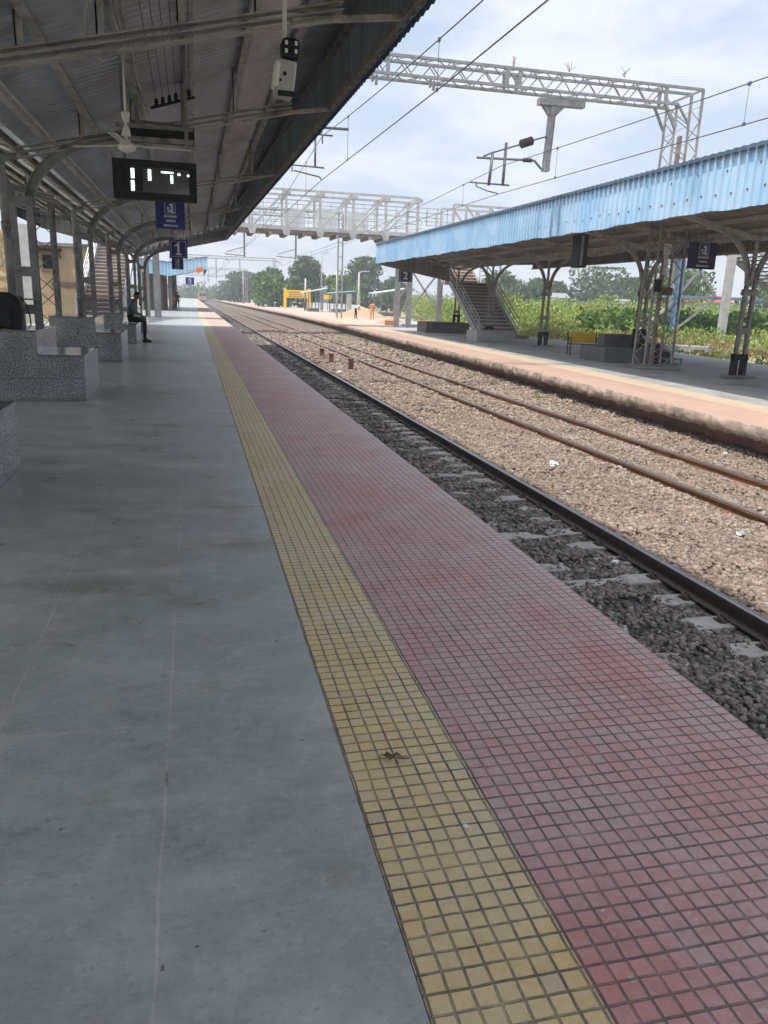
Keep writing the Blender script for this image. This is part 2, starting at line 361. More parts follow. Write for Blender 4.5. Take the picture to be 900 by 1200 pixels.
# ------------------------------------------------------------------ mesh building
class MB:
    def __init__(s): s.v = []; s.f = []; s.m = []; s.mats = []; s.cur = 0
    def mat(s, key):
        if key not in s.mats: s.mats.append(key)
        s.cur = s.mats.index(key); return s
    def add(s, vs, fs):
        n = len(s.v); s.v += [tuple(v) for v in vs]
        s.f += [tuple(i + n for i in f) for f in fs]; s.m += [s.cur] * len(fs); return s
    def box(s, x0, x1, y0, y1, z0, z1):
        return s.add([(x0, y0, z0), (x1, y0, z0), (x1, y1, z0), (x0, y1, z0), (x0, y0, z1), (x1, y0, z1), (x1, y1, z1), (x0, y1, z1)],
                     [(0, 3, 2, 1), (4, 5, 6, 7), (0, 1, 5, 4), (1, 2, 6, 5), (2, 3, 7, 6), (3, 0, 4, 7)])
    def cbox(s, c, d, r=None):
        vs = []
        for z in (-.5, .5):
            for x, y in ((-.5, -.5), (.5, -.5), (.5, .5), (-.5, .5)):
                p = Vector((x * d[0], y * d[1], z * d[2]))
                if r is not None: p = r @ p
                vs.append(p + Vector(c))
        return s.add(vs, [(0, 3, 2, 1), (4, 5, 6, 7), (0, 1, 5, 4), (1, 2, 6, 5), (2, 3, 7, 6), (3, 0, 4, 7)])
    def beam(s, p, q, w, h=None, up=(0, 0, 1)):
        h = h or w
        p, q = Vector(p), Vector(q); d = (q - p)
        if d.length < 1e-6: return s
        d.normalize(); u = Vector(up)
        if abs(d.dot(u)) > .98: u = Vector((0, 1, 0)) if abs(d.y) < .9 else Vector((1, 0, 0))
        a = d.cross(u).normalized(); b = a.cross(d).normalized()
        vs = []
        for c in (p, q):
            for i, j in ((-1, -1), (1, -1), (1, 1), (-1, 1)):
                vs.append(c + a * (i * w / 2) + b * (j * h / 2))
        return s.add(vs, [(0, 3, 2, 1), (4, 5, 6, 7), (0, 1, 5, 4), (1, 2, 6, 5), (2, 3, 7, 6), (3, 0, 4, 7)])
    def angle(s, p, q, w, t=.012, up=(0, 0, 1)):           # L section
        p, q = Vector(p), Vector(q); d = (q - p).normalized(); u = Vector(up)
        if abs(d.dot(u)) > .98: u = Vector((0, 1, 0))
        a = d.cross(u).normalized(); b = a.cross(d).normalized()
        s.beam(p, q, w, t, b); s.beam(p + a * (w / 2) + b * (w / 2), q + a * (w / 2) + b * (w / 2), t, w, b); return s
    def tube(s, pts, r, n=8, r2=None, cap=True):
        pts = [Vector(p) for p in pts]; N = len(pts); base = len(s.v); ring = []
        prev = None
        for i, p in enumerate(pts):
            d = (pts[min(i + 1, N - 1)] - pts[max(i - 1, 0)]).normalized()
            if prev is None:
                u = Vector((0, 0, 1)) if abs(d.z) < .9 else Vector((0, 1, 0))
                a = d.cross(u).normalized()
            else:
                a = (prev - d * prev.dot(d)).normalized()
            prev = a; b = a.cross(d)
            rr = r if r2 is None else r + (r2 - r) * i / max(N - 1, 1)
            for k in range(n):
                t = 2 * PI * k / n
                s.v.append(tuple(p + (a * math.cos(t) + b * math.sin(t)) * rr))
        for i in range(N - 1):
            for k in range(n):
                k2 = (k + 1) % n
                s.f.append((base + i * n + k, base + i * n + k2, base + (i + 1) * n + k2, base + (i + 1) * n + k)); s.m.append(s.cur)
        if cap:
            s.f.append(tuple(base + k for k in reversed(range(n)))); s.m.append(s.cur)
            s.f.append(tuple(base + (N - 1) * n + k for k in range(n))); s.m.append(s.cur)
        return s
    def bar(s, pts, w, h, up=(0, 1, 0)):                    # rectangular section along a path
        pts = [Vector(p) for p in pts]; N = len(pts); base = len(s.v); u = Vector(up)
        for i, p in enumerate(pts):
            d = (pts[min(i + 1, N - 1)] - pts[max(i - 1, 0)]).normalized()
            a = u; b = a.cross(d).normalized()
            for x, y in ((-1, -1), (1, -1), (1, 1), (-1, 1)):
                s.v.append(tuple(p + a * (x * w / 2) + b * (y * h / 2)))
        for i in range(N - 1):
            for k in range(4):
                k2 = (k + 1) % 4
                s.f.append((base + i * 4 + k, base + i * 4 + k2, base + (i + 1) * 4 + k2, base + (i + 1) * 4 + k)); s.m.append(s.cur)
        s.f.append((base + 3, base + 2, base + 1, base)); s.m.append(s.cur)
        e = base + (N - 1) * 4
        s.f.append((e, e + 1, e + 2, e + 3)); s.m.append(s.cur)
        return s
    def prism(s, poly, axis, a, b):                         # polygon (2D) extruded along an axis
        n = len(poly); vs = []
        for t in (a, b):
            for u, w in poly:
                vs.append({'x': (t, u, w), 'y': (u, t, w), 'z': (u, w, t)}[axis])
        fs = [tuple(range(n)), tuple(range(2 * n - 1, n - 1, -1))]
        fs += [(i, i + n, (i + 1) % n + n, (i + 1) % n) for i in range(n)]
        return s.add(vs, fs)
    def lathe(s, c, prof, n=12):
        base = len(s.v)
        for r, z in prof:
            for k in range(n):
                t = 2 * PI * k / n; s.v.append((c[0] + r * math.cos(t), c[1] + r * math.sin(t), c[2] + z))
        for i in range(len(prof) - 1):
            for k in range(n):
                k2 = (k + 1) % n
                s.f.append((base + i * n + k, base + i * n + k2, base + (i + 1) * n + k2, base + (i + 1) * n + k)); s.m.append(s.cur)
        s.f.append(tuple(base + k for k in reversed(range(n)))); s.m.append(s.cur)
        e = base + (len(prof) - 1) * n
        s.f.append(tuple(e + k for k in range(n))); s.m.append(s.cur)
        return s
    def lattice(s, p, q, a, b, wa, wb, n, chord=.06, lace=.03, taper=1., faces=(1, 1, 1, 1)):
        p, q, a, b = Vector(p), Vector(q), Vector(a), Vector(b)
        def cn(i, t):
            k = 1 + (taper - 1) * t
            x, y = ((-1, -1), (1, -1), (1, 1), (-1, 1))[i]
            return p + (q - p) * t + a * (x * wa / 2 * k) + b * (y * wb / 2 * k)
        for i in range(4): s.beam(cn(i, 0), cn(i, 1), chord, chord, a)
        for i in range(4):
            if not faces[i]: continue
            j = (i + 1) % 4
            for k in range(n):
                t0, t1 = k / n, (k + 1) / n
                if k % 2: s.beam(cn(i, t0), cn(j, t1), lace, lace * .5, a)
                else: s.beam(cn(j, t0), cn(i, t1), lace, lace * .5, a)
        return s
    def build(s, name, mat=None, parent=None, smooth=False, bevel=0):
        me = bpy.data.meshes.new(name)
        off = Vector(parent_origin(parent)) if parent else Vector((0, 0, 0))
        me.from_pydata([tuple(Vector(v) - off) for v in s.v], [], s.f)
        if s.mats:
            for k in s.mats: me.materials.append(M[k])
            me.polygons.foreach_set('material_index', s.m)
        else:
            me.materials.append(M[mat])
        bm = bmesh.new(); bm.from_mesh(me); bmesh.ops.recalc_face_normals(bm, faces=bm.faces); bm.to_mesh(me); bm.free()
        if smooth:
            me.polygons.foreach_set('use_smooth', [True] * len(me.polygons))
        me.update()
        o = bpy.data.objects.new(name, me); COL.objects.link(o)
        if parent: o.parent = parent
        if bevel:
            md = o.modifiers.new('soft_edge', 'BEVEL'); md.width = bevel; md.segments = 2; md.limit_method = 'ANGLE'
        return o

def parent_origin(p):
    o = Vector((0, 0, 0))
    while p: o += Vector(p.location); p = p.parent
    return o

def tag(o, label=None, cat=None, group=None, kind=None):
    if label: o['label'] = label
    if cat: o['category'] = cat
    if group: o['group'] = group
    if kind: o['kind'] = kind
    return o

def thing(name, label, cat, loc=(0, 0, 0), group=None):
    o = bpy.data.objects.new(name, None); COL.objects.link(o)
    o.location = loc; o.empty_display_size = .2
    return tag(o, label, cat, group)

CHILDREN = {}
def copy_tree(o, parent=None, label=None):
    c = o.copy(); COL.objects.link(c)
    if parent: c.parent = parent
    if label: c['label'] = label
    for ch in list(o.children): copy_tree(ch, c)
    return c

def grid_mesh(name, xs, ys, zf, mat, xoff=None):
    vs = []; fs = []
    nx = len(xs)
    for j, y in enumerate(ys):
        for i, x in enumerate(xs):
            xx = x if xoff is None else x + xoff(i, y)
            vs.append((xx, y, zf(i, xx, y)))
    for j in range(len(ys) - 1):
        for i in range(nx - 1):
            a = j * nx + i
            fs.append((a, a + 1, a + nx + 1, a + nx))
    me = bpy.data.meshes.new(name); me.from_pydata(vs, [], fs); me.materials.append(M[mat])
    o = bpy.data.objects.new(name, me); COL.objects.link(o)
    return o

def np_mesh(name, verts, faces_n, idx, mat, parent=None, smooth=False):
    """verts (N,3), idx flat loop indices, faces_n verts per face"""
    me = bpy.data.meshes.new(name)
    nf = len(idx) // faces_n
    me.vertices.add(len(verts)); me.vertices.foreach_set('co', np.asarray(verts, dtype=np.float32).ravel())
    me.loops.add(len(idx)); me.loops.foreach_set('vertex_index', np.asarray(idx, dtype=np.int32))
    me.polygons.add(nf)
    me.polygons.foreach_set('loop_start', np.arange(0, nf * faces_n, faces_n, dtype=np.int32))
    me.polygons.foreach_set('loop_total', np.full(nf, faces_n, dtype=np.int32))
    me.update(calc_edges=True)
    me.materials.append(M[mat])
    if smooth: me.polygons.foreach_set('use_smooth', [True] * nf)
    o = bpy.data.objects.new(name, me); COL.objects.link(o)
    if parent: o.parent = parent
    return o

def text_mb(mb, txt, origin, right, up, size, depth=.004, bold=.0):
    cu = bpy.data.curves.new('glyphs', 'FONT'); cu.body = txt; cu.size = size; cu.align_x = 'CENTER'; cu.align_y = 'CENTER'
    cu.extrude = depth; cu.offset = bold; cu.resolution_u = 3
    o = bpy.data.objects.new('glyphs', cu); COL.objects.link(o)
    dg = bpy.context.evaluated_depsgraph_get(); me = o.evaluated_get(dg).to_mesh()
    r, u = Vector(right), Vector(up); n = r.cross(u)
    vs = [Vector(origin) + r * v.co.x + u * v.co.y + n * v.co.z for v in me.vertices]
    fs = [tuple(p.vertices) for p in me.polygons]
    mb.add(vs, fs)
    o.evaluated_get(dg).to_mesh_clear()
    bpy.data.objects.remove(o); bpy.data.curves.remove(cu)

def lerp(a, b, t): return a + (b - a) * t
def interp(x, pts):
    if x <= pts[0][0]: return pts[0][1]
    for (a, u), (b, v) in zip(pts, pts[1:]):
        if x <= b: return u + (v - u) * (x - a) / (b - a)
    return pts[-1][1]

# ------------------------------------------------------------------ terrain and track bed
xs = [-700, -300, -150, -40, -12, -6, 0, 1.4, 1.75, 8.9, 9.6, 10.9, 11.3, 12, 18, 30, 60, 150, 400, 700]
def tz(i, x, y):
    if 1.2 < x < 11.: return -1.15
    return -.40 if -5 < x < 19 else -.33 + .0 * x
ys = [-90, -60, -20, 0, 20, 40, 60, 100, 160, 260, 420, 700]
tag(grid_mesh('ground', xs, ys, tz, 'terrain'), kind='structure')

BED = [(1.60, -.97), (2.6, -.95), (3.3, -.935), (4.02, -.93), (4.13, -.89), (4.35, -.835), (5.1, -.80), (5.9, -.845), (6.2, -.865), (6.45, -.875),
       (7.35, -.875), (7.6, -.865), (7.9, -.85), (8.4, -.76), (8.7, -.66), (11., -.66)]
EDGE2 = [(-10, 7.55), (10, 8.40), (30, 9.25), (56, 10.2), (90, 10.6), (150, 10.4), (230, 9.6), (420, 9.2)]
def bedz(x, y):
    u = x if x < 7.7 else 7.7 + (x - 7.7) * .95 / (interp(y, EDGE2) + .35 - 7.7)
    return interp(u, BED) + .018 * math.sin(x * 5.1 + y * 1.7) * math.sin(y * 2.3 - x) + .012 * math.sin(y * 6.1 + x * 3.3)
yb = [-8 + .4 * i for i in range(120)] + [40 + 2.5 * i for i in range(60)] + [190 + 12 * i for i in range(40)]
o = grid_mesh('dark_ballast_bed', [1.6, 2.2, 2.6, 3.0, 3.3, 3.7, 4.02, 4.13], yb, lambda i, x, y: bedz(x, y), 'bed_dark'); tag(o, kind='structure')
o = grid_mesh('ballast_bed', [4.13, 4.25, 4.35, 4.7, 5.1, 5.5, 5.9, 6.2, 6.45, 6.9, 7.35, 7.6, 7.9, 8.2, 8.5, 9., 9.4, 11.], yb, lambda i, x, y: bedz(x, y), 'bed_tan'); tag(o, kind='structure')

def shard():
    v = np.array([(x, y, z) for z in (-1, 1) for y in (-1, 1) for x in (-1, 1)], dtype=float) * .72
    f = np.array([(0, 2, 1), (1, 2, 3), (4, 5, 6), (5, 7, 6), (0, 1, 4), (1, 5, 4), (2, 6, 3), (3, 6, 7), (0, 4, 2), (2, 4, 6), (1, 3, 5), (3, 7, 5)])
    return v, f
def icosphere():
    bm = bmesh.new(); bmesh.ops.create_icosphere(bm, subdivisions=1, radius=1.)
    v = np.array([x.co[:] for x in bm.verts]); f = np.array([[y.index for y in x.verts] for x in bm.faces]); bm.free()
    return v, f
ICO_V, ICO_F = shard()

def scatter_stones(name, mat, pts, sizes, label):
    n = len(pts)
    base = ICO_V[None] * (1 + RNG.uniform(-.42, .42, (n, len(ICO_V), 3)))
    sc = np.stack([sizes * RNG.uniform(.75, 1.45, n), sizes * RNG.uniform(.65, 1.1, n), sizes * RNG.uniform(.45, .85, n)], 1)
    base = base * sc[:, None, :]
    a, b_ = RNG.uniform(0, 2 * PI, n), RNG.normal(0, .8, n)
    ca, sa, cb, sb = np.cos(a), np.sin(a), np.cos(b_), np.sin(b_)
    x, y, z = base[..., 0], base[..., 1], base[..., 2]
    y2 = y * cb[:, None] - z * sb[:, None]; z2 = y * sb[:, None] + z * cb[:, None]
    x3 = x * ca[:, None] - y2 * sa[:, None]; y3 = x * sa[:, None] + y2 * ca[:, None]
    V = np.stack([x3, y3, z2], -1) + pts[:, None, :]
    F = ICO_F[None] + (np.arange(n) * len(ICO_V))[:, None, None]
    o = np_mesh(name, V.reshape(-1, 3), 3, F.reshape(-1), mat)
    tag(o, label, 'gravel', None, 'stuff')
    return o

def stone_points(x0, x1, bands):
    P, S = [], []
    for y0, y1, dens, size in bands:
        n = int((x1 - x0) * (y1 - y0) * dens)
        x = RNG.uniform(x0, x1, n); y = RNG.uniform(y0, y1, n)
        s = size * RNG.uniform(.6, 1.35, n)
        z = np.array([bedz(a, b) for a, b in zip(x, y)]) + s * RNG.uniform(-.15, .45, n)
        P.append(np.stack([x, y, z], 1)); S.append(s)
    return np.concatenate(P), np.concatenate(S)
p, s = stone_points(2.2, 4.0, [(2.2, 7, 1500, .0235), (7, 13, 950, .026), (13, 26, 420, .034), (26, 60, 70, .055)])
# stones lie low on the sleepers
on = (np.abs(((p[:, 1] - .13) % .5) - .25) < .125) & (p[:, 0] > 2.35)
keep = ~(on & (RNG.uniform(0, 1, len(p)) < .80))
scatter_stones('ballast_gravel', 'stone_dark', p[keep], s[keep], 'dark ballast stones, canopy shade in their colour, between the red platform edge and the nearest rail')
p, s = stone_points(4.17, 9.3, [(3.6, 8, 1300, .0245), (8, 15, 850, .027), (15, 28, 330, .036), (28, 60, 50, .065)])
keep = ~((np.abs(p[:, 0] - 6.27) < .07) | (np.abs(p[:, 0] - 7.57) < .07))
on = (np.abs(((p[:, 1] + .07) % .5) - .25) < .11) & (p[:, 0] > 5.95) & (p[:, 0] < 7.85)
keep &= ~(on & (RNG.uniform(0, 1, len(p)) < .35))
scatter_stones('ballast_gravel', 'stone_tan', p[keep], s[keep], 'rusty tan ballast stones around and between the two far rails')

# ------------------------------------------------------------------ rails and sleepers
def rail(x, label, mats, ztop=-.75, y0=-8., y1=430.):
    r = thing('rail', label, 'rail', (x, y0, ztop - .15), 'running rails')
    web = [(-.062, 0), (.062, 0), (.062, .012), (.014, .030), (.009, .045), (.009, .100), (.033, .112), (.035, .142), (-.035, .142), (-.033, .112), (-.009, .100), (-.009, .045), (-.014, .030), (-.062, .012)]
    b = MB(); b.mat(mats)
    b.prism([(x + u, ztop - .15 + w) for u, w in web], 'y', y0, y1)
    b.build('rail_body', None, r)
    h = MB().prism([(x - .034, ztop - .0078), (x + .034, ztop - .0078), (x + .030, ztop - .001), (x + .02, ztop + .002), (x - .02, ztop + .002), (x - .030, ztop - .001)], 'y', y0, y1)
    h.build('rail_head', 'rail_top', r)
    return r
rail(2.77, 'rail lying closest under the red platform edge, hidden below it', 'rail_dark')
rail(4.115, 'dark shiny-topped rail between the dark ballast and the tan ballast', 'rail_dark')
rail(6.27, 'rusty rail of the far track, the one with tan ballast on both sides', 'rail_rust')
rail(7.57, 'rusty rail running closest to the broken edge of the far platform', 'rail_rust')

def sleeper(xc, y, gauge, label, grp, zt):
    s = thing('sleeper', label, 'sleeper', (xc, y, zt - .2), grp)
    L, w = gauge / 2 + .42, .115
    b = MB()
    prof = [(-L, zt - .2), (L, zt - .2), (L, zt - .035), (L - .05, zt), (.35, zt), (.25, zt - .03), (-.25, zt - .03), (-.35, zt), (-L + .05, zt), (-L, zt - .035)]
    b.prism([(xc + u, v) for u, v in prof], 'y', y - w, y + w)
    b.build('sleeper_body', 'sleeper', s, bevel=.01)
    for sd in (-1, 1):
        for k in (-1, 1):
            x = xc + sd * gauge / 2 + k * .085
            c = MB()
            c.tube([(x, y - .05, zt + .012), (x + k * .025, y - .02, zt + .035), (x + k * .01, y + .03, zt + .05), (x - k * .03, y + .045, zt + .035), (x - k * .035, y, zt + .03), (x, y - .03, zt + .045)], .012, 6)
            c.box(x - .035, x + .035, y - .05, y + .05, zt - .01, zt + .012)
            c.build('clip', 'rail_dark' if xc < 5 else 'rail_rust', s)
    return s
s0 = sleeper(3.4425, 0., 1.345, 'grey concrete sleeper in dark ballast under the nearest rail', 'sleepers of the near track', -.906)
for i in range(7, 100):
    c = s0 if i == 7 else copy_tree(s0)
    c.location = (3.4425 + random.uniform(-.02, .02), .38 + .5 * i, -1.106 + random.uniform(-.008, .004))
    c.rotation_euler.z = random.uniform(-.012, .012)
s1 = sleeper(6.92, 0., 1.30, 'grey concrete sleeper half buried in tan ballast under the two far rails', 'sleepers of the far track', -.903)
for i in range(11, 100):
    c = s1 if i == 11 else copy_tree(s1)
    c.location = (6.92, .18 + .5 * i, -1.103)

# ------------------------------------------------------------------ near platform
b = MB(); b.mat('floor')
def slab(b, x0, x1, y0, y1, z0, z1): b.box(x0, x1, y0, y1, z0, z1)
slab(b, -6.9, .438, -8, 420, -.6, 0.)
tag(b.build('platform_floor'), kind='structure')
# the slab edge wanders a little against the tile strip
b = MB(); b.mat('tile_yellow'); slab(b, .442, .822, -8, 39.9, -.5, -.002); tag(b.build('yellow_paving'), kind='structure')
b = MB(); b.mat('tile_red'); slab(b, .822, 1.93, -8, 39.9, -.25, -.0025); tag(b.build('red_paving'), kind='structure')
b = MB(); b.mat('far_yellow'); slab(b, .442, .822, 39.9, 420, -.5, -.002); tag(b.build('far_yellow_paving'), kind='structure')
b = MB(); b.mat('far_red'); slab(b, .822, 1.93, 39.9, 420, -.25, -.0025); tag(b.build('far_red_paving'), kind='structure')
b = MB(); b.mat('concrete_dark'); slab(b, .438, .442, -8, 420, -.6, -.004); slab(b, .45, 1.6, -8, 420, -1.2, -.26); tag(b.build('platform_wall'), kind='structure')

# ------------------------------------------------------------------ far platform (platform 2)
EDGE2 = [(-10, 7.55), (10, 8.40), (30, 9.25), (56, 10.2), (90, 10.6), (150, 10.4), (230, 9.6), (420, 9.2)]
Z2 = -.20
def e2(y): return interp(y, EDGE2)
yy = [-10 + .5 * i for i in range(32)] + [6 + .09 * i for i in range(300)] + [33.0 + .22 * i for i in range(168)] + [70 + 4 * i for i in range(88)]
jit = [random.gauss(0, 1) for _ in yy]
bite = [max(0., math.sin(y * .73) * math.sin(y * 1.91 + 1) - .5) * .05 * (1 + math.sin(y * 7.7)) for y in yy]
def strip(name, offs, mat, z):
    vs, fs = [], []
    for i, y in enumerate(yy):
        for k, of in enumerate(offs):
            x = e2(y) + of
            if k == 0 and of == 0: x += .016 * jit[i] * (y < 80) + bite[i] * (y < 80)
            vs.append((x, y, z))
    n = len(offs)
    for i in range(len(yy) - 1):
        for k in range(n - 1):
            a = i * n + k; fs.append((a, a + 1, a + n + 1, a + n))
    me = bpy.data.meshes.new(name); me.from_pydata(vs, [], fs); me.materials.append(M[mat])
    o = bpy.data.objects.new(name, me); COL.objects.link(o); return o
tag(strip('pink_paving', [0, .5, 1.25], 'plat_pink', Z2), kind='structure')
tag(strip('yellow_line', [1.25, 1.95], 'plat_yellow', Z2), kind='structure')
# paving behind the line, its back edge ragged
def backx(y): return interp(y, [(-10, 19.2), (24, 19.3), (33, 20.6), (42, 18.6), (60, 19.5), (90, 22), (420, 30)])
vs, fs = [], []
for i, y in enumerate(yy):
    vs += [(e2(y) + 1.95, y, Z2), (backx(y) + .12 * jit[i], y, Z2), (backx(y) + .12 * jit[i] + .05, y, Z2 - .3)]
for i in range(len(yy) - 1):
    for k in range(2):
        a = i * 3 + k; fs.append((a, a + 1, a + 4, a + 3))
for nm, r, mt in (('grey_paving', lambda y: y < 50.2, 'plat_grey'), ('pale_paving', lambda y: y >= 50.2, 'plat_far')):
    f2 = [f for f in fs if r(vs[f[0]][1])]
    me = bpy.data.meshes.new(nm); me.from_pydata(vs, [], f2); me.materials.append(M[mt])
    o = bpy.data.objects.new(nm, me); COL.objects.link(o); tag(o, kind='structure')
# bare sandy strip between the paving and the scrub
vs, fs = [], []
for i, y in enumerate(yy):
    if y > 60: break
    x = backx(y); vs += [(x - .3, y, -.33), (x + 1.6 + .5 * math.sin(y * .6) + .3 * math.sin(y * 1.7), y, -.325), (x + 2.4 + .6 * math.sin(y * .5 + 1), y, -.41)]
for i in range(len(vs) // 3 - 1):
    for k in range(2):
        a = i * 3 + k; fs.append((a, a + 1, a + 4, a + 3))
me = bpy.data.meshes.new('dirt_path'); me.from_pydata(vs, [], fs); me.materials.append(M['earth_pale'])
o = bpy.data.objects.new('dirt_path', me); COL.objects.link(o); tag(o, kind='structure')
# crumbled slab edge and recessed wall below it
vs, fs = [], []
rows = 7
for i, y in enumerate(yy):
    near = 1. if y < 80 else .2
    x = e2(y) + (.016 * jit[i] + bite[i]) * (y < 80)
    j = lambda s: random.gauss(0, s) * near * (1.0 if y < 33 else 1.2)
    vs += [(x, y, Z2 - .001), (x - .01 + j(.012), y, Z2 - .07 + j(.006)), (x + .005 + j(.014), y, Z2 - .14 + j(.008)),
           (x + .02 + j(.022), y, Z2 - .205 + j(.022)), (x + .16 + j(.03), y, Z2 - .24 + j(.02)), (x + .34 + j(.02), y, Z2 - .27), (e2(y) + .40, y, -1.0)]
for i in range(len(yy) - 1):
    for k in range(rows - 1):
        a = i * rows + k; fs.append((a, a + rows, a + rows + 1, a + 1))
me = bpy.data.meshes.new('far_platform_wall'); me.from_pydata(vs, [], fs); me.materials.append(M['broken_edge']); me.materials.append(M['plat_wall'])
me.polygons.foreach_set('material_index', [1 if (q % (rows - 1)) >= 4 else 0 for q in range(len(fs))])
me.polygons.foreach_set('use_smooth', [True] * len(fs))
o = bpy.data.objects.new('far_platform_wall', me); COL.objects.link(o); tag(o, kind='structure')

# ------------------------------------------------------------------ canopies
def corr_sheet(b, xa, xb, za, zb, y0, y1, per, amp, xoff=lambda y: 0., seg=4, th=.004):
    n = int((y1 - y0) / per * seg)
    base = len(b.v)
    for i in range(n + 1):
        y = y0 + (y1 - y0) * i / n
        d = amp * math.sin(2 * PI * (y - y0) / per)
        for x, z in ((xa, za), (xb, zb)):
            b.v.append((x + xoff(y), y, z + d))
    for i in range(n):
        a = base + i * 2
        b.f.append((a, a + 1, a + 3, a + 2)); b.m.append(b.cur)

def ribbed_wall(b, p0, p1, z0, z1, per=.25, depth=.03, lean=0., dz=0., wob=0.):
    """vertical ribbed sheet between two plan points; ribs trapezoid. dz raises the far end"""
    p0, p1 = Vector(p0), Vector(p1); L = (p1 - p0).length; d = (p1 - p0) / L; nrm = Vector((d.y, -d.x, 0))
    n = max(2, int(L / per)); prof = [(0, 0), (.76, 0), (.81, 1), (.95, 1), (1., 0)]
    base = len(b.v); cnt = 0
    for i in range(n):
        for u, h in prof[:-1] if i < n - 1 else prof:
            t = (i + u) / n; q = p0 + d * (L * t) + nrm * (depth * h)
            w = wob * (math.sin(t * 37) + math.sin(t * 91 + 1) + .8 * math.sin(t * 213))
            b.v.append((q.x - nrm.x * lean, q.y - nrm.y * lean, z0(t) + w)); b.v.append((q.x, q.y, z1(t))); cnt += 1
    for i in range(cnt - 1):
        a = base + i * 2; b.f.append((a, a + 2, a + 3, a + 1)); b.m.append(b.cur)

# --- near canopy
XC = -2.25
def edge1(y): return 2.24 - .0155 * y
def roof1(x): return 4.265 + .36 * x if x > XC else 4.265 + .36 * (2 * XC - x)
def raf1(x): return 3.70 + .232 * x if x > XC else 3.70 + .232 * (2 * XC - x)
Y0c, Y1c = -2.6, 39.8
can = thing('platform_canopy', 'long grey corrugated canopy on curved steel columns over the near platform', 'canopy', (XC, 12., 0))
b = MB()
corr_sheet(b, XC, 2.13, roof1(XC), roof1(2.13), Y0c, Y1c, .15, .03, lambda y: 0.)
corr_sheet(b, XC - 4.4, XC, roof1(XC - 4.4), roof1(XC), Y0c, Y1c, .15, .03)
b.build('roof_sheet', 'roof_under', can, smooth=True)
# track-side fascia: outside blue, hanging ribbed sheet, with a bottom rail
b = MB(); b.mat('fascia_grey')
ribbed_wall(b, (edge1(Y1c), Y1c, 0), (edge1(Y0c), Y0c, 0), lambda t: 4.06, lambda t: 5.02, .24, .05)
b.build('fascia', None, can)
b = MB()
n = 60
b.bar([(edge1(Y0c + (Y1c - Y0c) * i / n) - .05, Y0c + (Y1c - Y0c) * i / n, 4.13) for i in range(n + 1)], .05, .09, up=(1, 0, 0))
b.bar([(edge1(Y0c + (Y1c - Y0c) * i / n) - .06, Y0c + (Y1c - Y0c) * i / n, 4.78) for i in range(n + 1)], .06, .08, up=(1, 0, 0))
b.build('fascia_rail', 'steel', can)
b = MB(); b.mat('fascia_edge')
# scalloped lip of the outer sheet
m_ = int((Y1c - Y0c) / .08)
base = len(b.v)
for i in range(m_ + 1):
    y = Y0c + (Y1c - Y0c) * i / m_
    b.v += [(edge1(y) + .035, y, 4.02 + .022 * (i % 2)), (edge1(y) + .06, y, 4.30)]
for i in range(m_):
    a = base + 2 * i; b.f.append((a, a + 2, a + 3, a + 1)); b.m.append(b.cur)
b.build('edge_trim', None, can)
b = MB(); b.mat('fascia_edge')
ribbed_wall(b, (XC - 4.4, Y0c, 0), (XC - 4.4, Y1c, 0), lambda t: 4.2, lambda t: 5.1, .25, .03)
b.build('fascia', None, can)
b = MB(); b.mat('fascia_grey')
for xa, xb in ((XC, edge1(Y1c)), (XC - 4.4, XC)):
    ribbed_wall(b, (xa, Y1c + .02, 0), (xb, Y1c + .02, 0), lambda t, xa=xa, xb=xb: raf1(lerp(xa, xb, t)) - .02, lambda t, xa=xa, xb=xb: roof1(lerp(xa, xb, t)) + .03, .25, .03)
b.build('fascia', None, can)
# purlins along the roof
for x in (-1.95, -1.32, -.66, .02, .70, 1.38, -2.55, -3.2, -3.85, -4.5, -5.2, -6.0):
    zb = roof1(x) - .085
    b = MB()
    b.beam((x, Y0c, zb), (x, Y1c, zb), .05, .10); b.beam((x + .04, Y0c, zb - .045), (x + .04, Y1c, zb - .045), .05, .012)
    b.build('purlin', 'steel_brown', can)
ROWY = [5.4, 11.9, 18.4, 25., 31.6, 38.2]
for y in ROWY + [7.95]:
    b = MB()
    xr = 1.42 if y > 6 else 1.5
    for sgn in (1, -1):
        x1 = XC + sgn * (xr - XC) if sgn > 0 else XC - 3.6
        p0, p1 = Vector((XC, y, raf1(XC))), Vector((x1, y, raf1(x1)))
        b.beam(p0, p1, .012, .13, (0, 1, 0))
        b.beam(p0 + Vector((0, 0, -.065)), p1 + Vector((0, 0, -.065)), .11, .014)
        b.beam(p0 + Vector((0, 0, .065)), p1 + Vector((0, 0, .065)), .11, .014)
    for x in (-1.32, -.66, .02, .70, 1.38, -3.2, -3.85, -4.5):
        za, zb = raf1(x) + .06, roof1(x) - .12
        b.box(x - .09, x - .075, y - .05, y + .05, za - .02, zb + .05); b.box(x - .09, x - .02, y - .05, y - .04, za, zb + .05)
    b.beam((.95, y, raf1(.95) - .02), (edge1(y) - .06, y + .25, 4.12), .06, .05)
    b.build('rafter', 'steel_brown', can)
